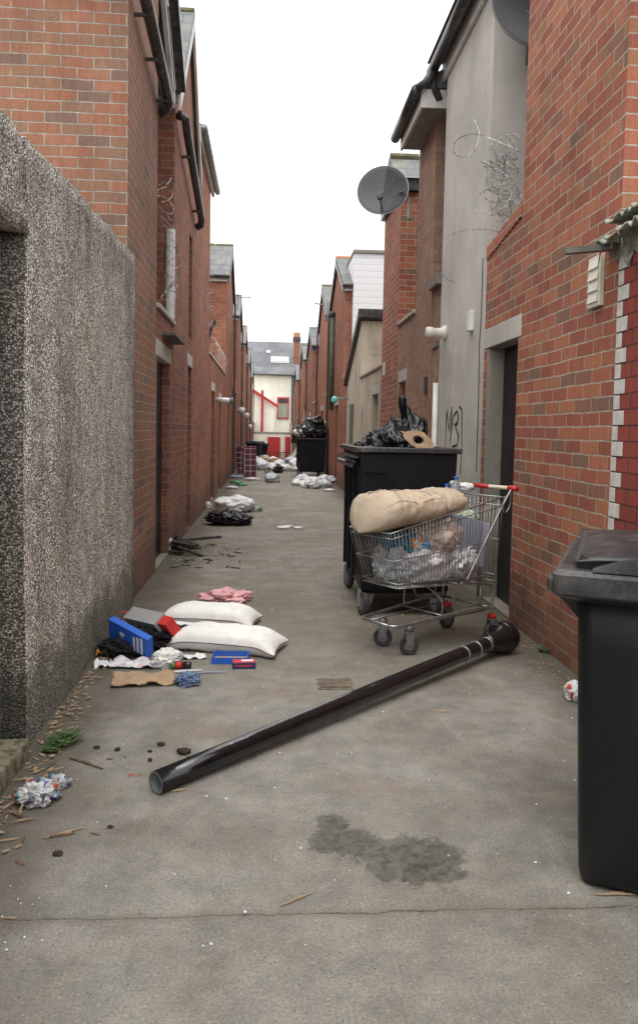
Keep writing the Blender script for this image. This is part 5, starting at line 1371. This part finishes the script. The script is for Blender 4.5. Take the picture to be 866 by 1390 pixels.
# charred junk and bags on the left mid distance
c = G(252, 752)
tj = thing('charred_timber', 'pile of charred black timber against the left brick wall', 'debris', tuple(c)); mb = MB()
for i in range(9):
    p = c+V((random.uniform(-.18, .12), random.uniform(-.25, .45), random.uniform(.02, .12))); mb.obox(p, (random.uniform(.12, .32), random.uniform(.03, .07), .025), rot2(random.uniform(-.6, .6))@Matrix.Rotation(random.uniform(-.35, .35), 3, 'Y'))
mb.build('charred_scraps', CHAR, tj, bevel=.004)
MB().obox(G(272, 748)+V((-.05, .3, .1)), (.55, .06, .025), rot2(.25)@Matrix.Rotation(-.06, 3, 'Y')).build('plank', CHAR, tj, bevel=.004)
b_ = blob(c+V((-.14, .3, 0)), (.12, .12, .09), 5, .3, .5, .3, 4).build('burnt_heap', CHAR, tj, smooth=True)
tag(MB().tube([c+V((-.18, .0, .02)), c+V((-.2, -.02, .12)), c+V((-.15, 0, .17))], .02, 8).build('white_cup', UPVC, None), 'white plastic bottle stub in the charred heap', 'litter')
bag('black bin bag slumped in front of the white bag by left wall', G(311, 712), (.31, .22, .12), 91, BAGK, crease=.3, knot=.1)
bag('big white bag lying behind the black bag by the left wall', G(318, 694), (.33, .34, .16), 93, BAGW, crease=.12, knot=.05, name='carrier_bag')
bag('small green wrapper on the far side of the white bag', G(302, 688)+V((0, 0, .12)), (.08, .06, .04), 94, mat('pale_green', (.2, .45, .36), .5), name='wrapper', crease=.4, knot=0, cat='wrapper')
bag('green and yellow drinks packet right of the white bag', G(345, 694), (.14, .07, .05), 95, blotch_mat('green_yellow', [(.1, .3, .06), (.5, .5, .5), (.5, .4, .05), (.6, .6, .6)], 9), name='drinks_packet', crease=.3, knot=0, cat='packet')
bag('tiny white cup left of the black bag', G(283, 690), (.05, .06, .07), 96, PAPER, name='paper_cup', crease=.2, knot=0, cat='cup')

# mattresses
tm = thing('mattress', 'tartan mattress standing upright and facing the camera, right of the pair', 'mattress', tuple(G(340, 646)))
c = G(339, 647)
def mattress(t_, c, w, h, th, yaw, lean):
    R_ = rot2(yaw)@Matrix.Rotation(lean, 3, 'Y')
    mb = MB().obox(V((0, 0, h/2)), (w, th, h)); mb.v = [V(c)+R_@v for v in mb.v]
    o = mb.build('cover', TART, t_, bevel=.03)
    k = MB()
    for s_ in (-1, 1):
        P = [V(c)+R_@V(q) for q in ((-w/2+.02, s_*th/2, .02), (w/2-.02, s_*th/2, .02), (w/2-.02, s_*th/2, h-.02), (-w/2+.02, s_*th/2, h-.02))]
        k.tube(P, .012, 6, closed=True)
    k.build('piping', PIPING, t_)
mattress(tm, c, .38, .92, .14, -.05, 0)
tm = thing('mattress', 'tartan mattress leaning against the left wall, left of the pair', 'mattress', tuple(G(326, 644)))
mattress(tm, G(327, 643)+V((.05, .1, 0)), .27, .88, .14, -.5, -.16)
# far bins
wheelie_bin('black wheelie bin standing open beyond the tartan mattresses', (-.62, 34, gz(34)), rad(-15), 1.0)
wheelie_bin('grey black wheelie bin just right of the other far bin', (-.2, 37.5, gz(37.5)), rad(20), .95)
container('far black rubbish container overflowing with bags, middle of the alley', .93, 1.75, 23.2, 24.6, 1.17, 0)
for i, (px, py, rx, rz, m_, lab) in enumerate(((424, 590, .45, .2, BAGK, 'wide black bags layer on top of the far container'), (414, 590, .3, .14, BAGW, 'white bag on the left of the far container top'), (428, 579, .28, .16, BAGK, 'topmost black bag on the far container'),
        (443, 584, .17, .15, mat('yellow_box', (.5, .38, .14), .7), 'yellowish box tipped on the far container right'), (406, 597, .2, .2, BAGK, 'black bag hanging over far container left edge'), (420, 584, .22, .1, PRINTS, 'printed red and white bag on the far container'))):
    p = AT(px, py, 23.6+.1*i); bag(lab, p-V((0, 0, rz*.6)), (rx*1.1, .4, rz*1.45), 101+i, m_, crease=.35, knot=0, sub=4, name='rubbish_bag' if m_ in (BAGK, BAGW) else 'tipped_box')
# heap of bags behind
random.seed(21)
for i in range(34):
    px = random.uniform(345, 412); py = random.uniform(626, 642)
    p = G(px, py); s_ = random.uniform(.1, .26); m_ = random.choice([BAGW, BAGW, BAGW, BAGK, RUBB, BAGGR, CARD])
    nm = {BAGK.name: 'black', BAGW.name: 'white', BAGGR.name: 'grey', RUBB.name: 'mixed', CARD.name: 'brown'}[m_.name]
    bag('%s bag in the rubbish heap across the alley beyond the mattresses' % nm, p, (s_*1.2, s_, s_*.7), 200+i, m_, crease=.4, knot=random.choice([0, .2]), sub=3, group='bags in the far rubbish heap')
for i in range(16):
    px = random.uniform(398, 452); py = random.uniform(651, 664)
    s_ = random.uniform(.07, .16); m_ = random.choice([BAGW, BAGW, BAGW, PRINTS, BAGGR])
    nm = {BAGW.name: 'white', PRINTS.name: 'printed', BAGGR.name: 'grey'}[m_.name]
    bag('%s bag spilled on the ground in front of the far container' % nm, G(px, py), (s_*1.3, s_, s_*.8), 300+i, m_, crease=.4, knot=0, sub=3, group='bags before the far container', name='carrier_bag', cat='plastic bag')
bag('pale bluish plastic bag alone in front of the far heap', G(369, 655), (.19, .2, .15), 401, BAGGR, crease=.3, knot=.2, sub=4, name='carrier_bag', cat='plastic bag')
for i, (px, py, m_, s_, lab) in enumerate(((321, 656, GREENB, .1, 'green packet by the left wall before the mattresses'), (328, 659, GREENB, .09, 'flat green wrapper nearer than the green packet'), (322, 649, LBLUE, .13, 'pale blue crumpled packet at the mattress foot'), (315, 663, PAPER, .09, 'white paper scrap by the left wall'), (343, 652, PAPER, .12, 'white scrap just right of the mattresses'), (447, 667, PAPER, .09, 'white scrap near the container left castor'), (392, 716, PAPER, .05, 'white scrap in mid alley right of black bag'), (384, 718, PAPER, .06, 'white paper flake left of its neighbour in mid alley'), (405, 718, PAPER, .05, 'small white flake near the container left side'))):
    bag(lab, G(px, py), (s_*1.5, s_, s_*.4), 500+i, m_, crease=.4, knot=0, sub=3, name='litter_scrap', cat='litter')
# leaning boards at the end + rusty wire frame
o = MB().obox(AT(402, 612, 33), (.15, .03, 1.3), Matrix.Rotation(.5, 3, 'Y')).build('leaning_board', UPVC, None); tag(o, 'pale board leaning beside the far container left side', 'board')
tf_ = thing('bed_base', 'rusty wire bed base on its edge before the red door', 'bed base', tuple(G(380, 627)))
mb = MB(); c = G(378, 627)
mb.tube([c+V((-.45, 0, .02)), c+V((.45, 0, .02)), c+V((.45, 0, .42)), c+V((-.45, 0, .42))], .025, 6, closed=True)
for i in range(9): mb.tube([c+V((-.4+.1*i, 0, .02)), c+V((-.4+.1*i, 0, .42))], .012, 5)
for i in range(3): mb.tube([c+V((-.45, 0, .12+.1*i)), c+V((.45, 0, .12+.1*i))], .012, 5)
mb.build('frame', mat('rust', (.1, .05, .03), .8), tf_)

# ------------------------------------------------------------------ chips, clods and small litter on the ground
def chip_mesh(L, w, h, seed):
    random.seed(seed); mb = MB(); n = 5; vs = []
    for i in range(n+1):
        u = i/n; ww = w*(.35+.65*math.sin(math.pi*min(.95, max(.08, u))))*random.uniform(.75, 1.2); z0 = 0.0; cy = random.uniform(-.1, .1)*w
        for yy, zz in ((-ww/2, z0), (ww/2, z0), (ww/2*.7, h*random.uniform(.6, 1.1)), (-ww/2*.7, h*random.uniform(.6, 1.1))): vs.append((L*(u-.5), cy+yy, zz))
    fs = [(3, 2, 1, 0), (n*4, n*4+1, n*4+2, n*4+3)]
    for i in range(n):
        for j in range(4): fs.append((i*4+j, i*4+(j+1) % 4, (i+1)*4+(j+1) % 4, (i+1)*4+j))
    return mb.add(vs, fs)
def protos(name, m_, dims, cat, label, group):
    out = []
    for i, d_ in enumerate(dims):
        mb = chip_mesh(*d_, 900+i)
        me_o = mb.build(name, m_, None); me_o.location = (0, 0, 0)
        # recentre mesh on its own base
        tag(me_o, label, cat, group); out.append(me_o)
    return out
used = {}
def scatter(proto_list, spots, jit_rot=None):
    for (p, sc, rz) in spots:
        pr = random.choice(proto_list)
        o = pr if not used.get(pr.name) else pr.copy()
        if used.get(pr.name): COL.objects.link(o)
        used[pr.name] = True
        o.location = (p.x, p.y, gz(p.y)+random.uniform(.001, .004)+p.z); o.scale = (sc, sc, sc); o.rotation_euler = (random.uniform(-.06, .06), random.uniform(-.06, .06), rz)
random.seed(5)
DW = [(.045, .009, .004), (.032, .013, .003), (.06, .006, .004), (.025, .01, .004), (.036, .016, .004)]
P1 = protos('wood_chip', WOODC, DW, 'wood chip', 'pale wood splinter on the ground close to the pebbledash wall', 'wood splinters along the left wall')
sp = []
for i in range(150):
    t_ = random.random(); y = 2.3+2.6*t_**1.1; x = -1.0+abs(random.gauss(0, .05))+.0
    if y < 3.4: x = -.96+abs(random.gauss(0, .075))
    sp.append((V((x, y, random.choice([0, 0, .006, .012]))), random.uniform(.6, 1.25), random.uniform(0, 6.28)))
for i in range(40):
    p = G(*random.choice([(92, 965), (100, 975), (60, 1052), (110, 962), (40, 1050), (20, 1090), (85, 1000)])); sp.append((p+V((random.gauss(0, .05), random.gauss(0, .07), random.uniform(0, .02))), random.uniform(.5, 1.1), random.uniform(0, 6.28)))
scatter(P1, [s for s in sp if s[0].x > -1.0])
P2 = protos('wood_chip', WOODD, DW[:3], 'wood chip', 'dark brown wood splinter lying on the open alley concrete', 'dark splinters on the alley')
sp = [(G(x, y), s_, r_) for x, y, s_, r_ in ((115, 1035, 1.6, -.5), (150, 1031, .9, .1), (30, 1145, 1.2, 1.6), (85, 1135, 1.4, .3), (130, 1133, .8, -.3), (22, 1105, 2.0, 2.3), (28, 1172, 1.2, -.6), (35, 1000, 1, 2), (70, 1040, .9, 1.2), (250, 1022, 1, .1), (170, 1028, .6, 2))]
scatter(P2, sp)
P3 = protos('wood_chip', WOODC, DW, 'wood chip', 'pale wood splinter scattered on the open alley concrete', 'pale splinters on the alley')
sp = [(G(x, y), s_, r_) for x, y, s_, r_ in ((182, 1053, 1.2, 0), (243, 1074, 1.5, .35), (90, 1132, 2.0, .35), (275, 1076, .6, 0), (400, 1223, 1.0, .5), (600, 966, 1.6, -.1), (555, 955, .5, .6), (790, 1255, .8, 2.4), (835, 1214, 1.5, 0), (12, 1142, 1.4, .3), (25, 1150, 1.2, .9), (290, 1100, .4, .2), (610, 1062, .5, 0), (690, 1020, .6, .3), (520, 985, .5, .1), (15, 1247, 1.0, 0), (345, 895, .6, .2), (370, 930, .5, 2), (190, 1240, .5, 0), (285, 797, 1, .1), (272, 806, 1, .3))]
for i in range(45):
    px = random.uniform(120, 780); py = random.uniform(790, 1290); p = G(px, py)
    if -.9 < p.x < 1.6: sp.append((p, random.uniform(.15, .5), random.uniform(0, 6.28)))
sp = [(p, sc*.8, rz) for p, sc, rz in sp]
scatter(P3, sp)
stick('pale broken twig in front of the wet patch', G(380, 1231)+V((0, 0, .004)), G(423, 1214)+V((0, 0, .004)), .0032, WOODC)
stick('long pale twig left of the column open end', G(60, 1139)+V((0, 0, .004)), G(114, 1125)+V((0, 0, .004)), .0035, WOODC)
stick('thin twig beside the foot of the wheelie bin', G(808, 1216)+V((0, 0, .005)), G(864, 1216)+V((0, 0, .005)), .004, WOODC)
stick('bent brown twig near the column open end', G(95, 1030)+V((0, 0, .005)), G(140, 1045)+V((0, 0, .005)), .005, WOODD)
PR = protos('wood_chip', WOODR, DW[1:3], 'wood chip', 'reddish orange wood chip on the concrete near the column end', 'reddish chips near the column')
scatter(PR, [(G(183, 1053), .9, 0), (G(198, 1120), .4, 1), (G(163, 1120), .3, 2)])
# clods
cl = []
for i in range(3):
    o = blob((0, 0, 0), (.016, .012, .008), 600+i, .3, .3, .3, 3).build('dirt_clod', CLOD, None, smooth=True); tag(o, 'dark brown clod of dirt near the open end of the column', 'dirt clod', 'clods near the column'); cl.append(o)
scatter(cl, [(G(x, y), s_, r_) for x, y, s_, r_ in ((250, 1023, 1.7, .1), (219, 1012, 1.0, 0), (132, 1016, .8, 0), (160, 1019, .8, 1), (204, 1021, .6, 0), (204, 1033, .7, 2), (79, 1161, .9, 0), (150, 1124, .6, 0), (257, 1031, .7, 0))])
# scattered white flecks of litter
fl = []
for i in range(3):
    o = blob((0, 0, 0), (.014, .01, .004), 700+i, .4, .4, .4, 2).build('litter_fleck', PAPER, None); tag(o, 'tiny white fleck of litter on the alley concrete', 'litter', 'white flecks on the alley'); fl.append(o)
sp = []
for i in range(60):
    p = G(random.uniform(100, 780), random.uniform(690, 1290))
    if -.95 < p.x < 1.6: sp.append((p, random.uniform(.12, .45)*(1 if p.y < 5 else 1.8), random.uniform(0, 6.28)))
for i in range(45):
    p = G(random.uniform(235, 300), random.uniform(735, 765)); sp.append((p, random.uniform(.3, .9), random.uniform(0, 6.28)))
for i in range(12):
    p = G(random.uniform(0, 60), random.uniform(1200, 1300))
    if p.x > -.98: sp.append((p, random.uniform(.12, .3), random.uniform(0, 6.28)))
scatter(fl, sp)
dk = []
for i in range(2):
    o = chip_mesh(.07, .02, .006, 800+i).build('debris_chip', CHAR, None); tag(o, 'small dark scrap of burnt debris near the charred timber', 'debris', 'burnt scraps by the charred timber'); dk.append(o)
scatter(dk, [(G(random.uniform(232, 330), random.uniform(738, 772)), random.uniform(.5, 1.6), random.uniform(0, 6.28)) for i in range(40)])
# dirt and chips at the foot of the right wall
PX = protos('wood_chip', WOODC, DW[:3], 'wood chip', 'pale wood chip in the dirt strip by the right brick wall', 'chips along the right wall')
scatter(PX, [(V((RX-.06-abs(random.gauss(0, .12)), random.uniform(4.1, 5.4), 0)), random.uniform(.4, 1.0), random.uniform(0, 6.28)) for i in range(60)])
# weeds
def weed(label, c, n, s):
    t_ = thing('weed', label, 'plant', tuple(c)); mb = MB(); st_ = MB()
    for i in range(n):
        a = random.uniform(0, 6.28); L = s*random.uniform(.4, 1); z = random.uniform(.2, .9)*s*.6; d_ = V((math.cos(a), math.sin(a), 0)); b0 = V(c)+d_*L*.3+V((0, 0, .003)); b1 = V(c)+d_*L+V((0, 0, z))
        st_.tube([V(c)+d_*L*.1, b1], .0012, 4)
        for k in range(3):
            q = b0.lerp(b1, .5+.25*k); w_ = d_.cross(V((0, 0, 1)))*random.choice([-1, 1]); l = random.uniform(.012, .02)
            mb.add([q, q+w_*l*.7+d_*l*.4+V((0, 0, .002)), q+w_*l*1.6+V((0, 0, .001)), q+w_*l*.7-d_*l*.4+V((0, 0, .002))], [(0, 1, 2, 3)])
    mb.build('leaf', LEAF, t_); st_.build('stem', LEAF, t_)
weed('small green weed growing at the foot of the pebbledash wall', G(88, 1008), 60, .085)
weed('tiny weed left of the other at the pebbledash corner', G(72, 1018), 25, .05)
weed('small dry weed at the foot of the right brick wall', G(742, 885), 30, .08)

# ------------------------------------------------------------------ light
SUN_E, SUN_R = rad(58), rad(-150)
w = bpy.data.worlds.new('World'); S.world = w; w.use_nodes = True; nt = w.node_tree; n = N(nt)
bg = nt.nodes['Background']
sky = n.n('TexSky', sky_type='NISHITA', sun_disc=False, sun_elevation=SUN_E, sun_rotation=rad(200), air_density=1.0, dust_density=4.0, ozone_density=1.0)
hs = n.n('HueSaturation', {'Saturation': .10, 'Value': 1.0, 'Color': sky.outputs[0]})
# overcast: a bright uniform cloud layer, brightest overhead as under real cloud
el = n.n('SeparateXYZ', {0: n.n('TexCoord').outputs['Generated']}).outputs[2]
gcol = n.ramp(n.math('ABSOLUTE', el), [(0.0, (.50, .505, .515)), (1.0, (1.0, 1.0, 1.0))])
gcol = n.n('VectorMath', {0: gcol, 1: (15.0, 15.0, 15.0)}, operation='MULTIPLY').outputs[0]
cl_ = n.mix(.75, hs.outputs[0], gcol)
n.link(cl_, bg.inputs[0]); bg.inputs[1].default_value = .15
sd = bpy.data.lights.new('sun', 'SUN'); sd.energy = .9; sd.angle = rad(30); sd.color = (1, .97, .93)
so_ = bpy.data.objects.new('sun', sd); COL.objects.link(so_)
so_.rotation_euler = Euler((rad(16), rad(-6), rad(10)))
so_.location = (0, 0, 20)
S.view_settings.view_transform = 'Standard'; S.view_settings.look = 'None'; S.view_settings.exposure = .42; S.view_settings.gamma = 1
S.render.engine = 'CYCLES'
for o in bpy.data.objects:
    if '_loc' in o: del o['_loc']
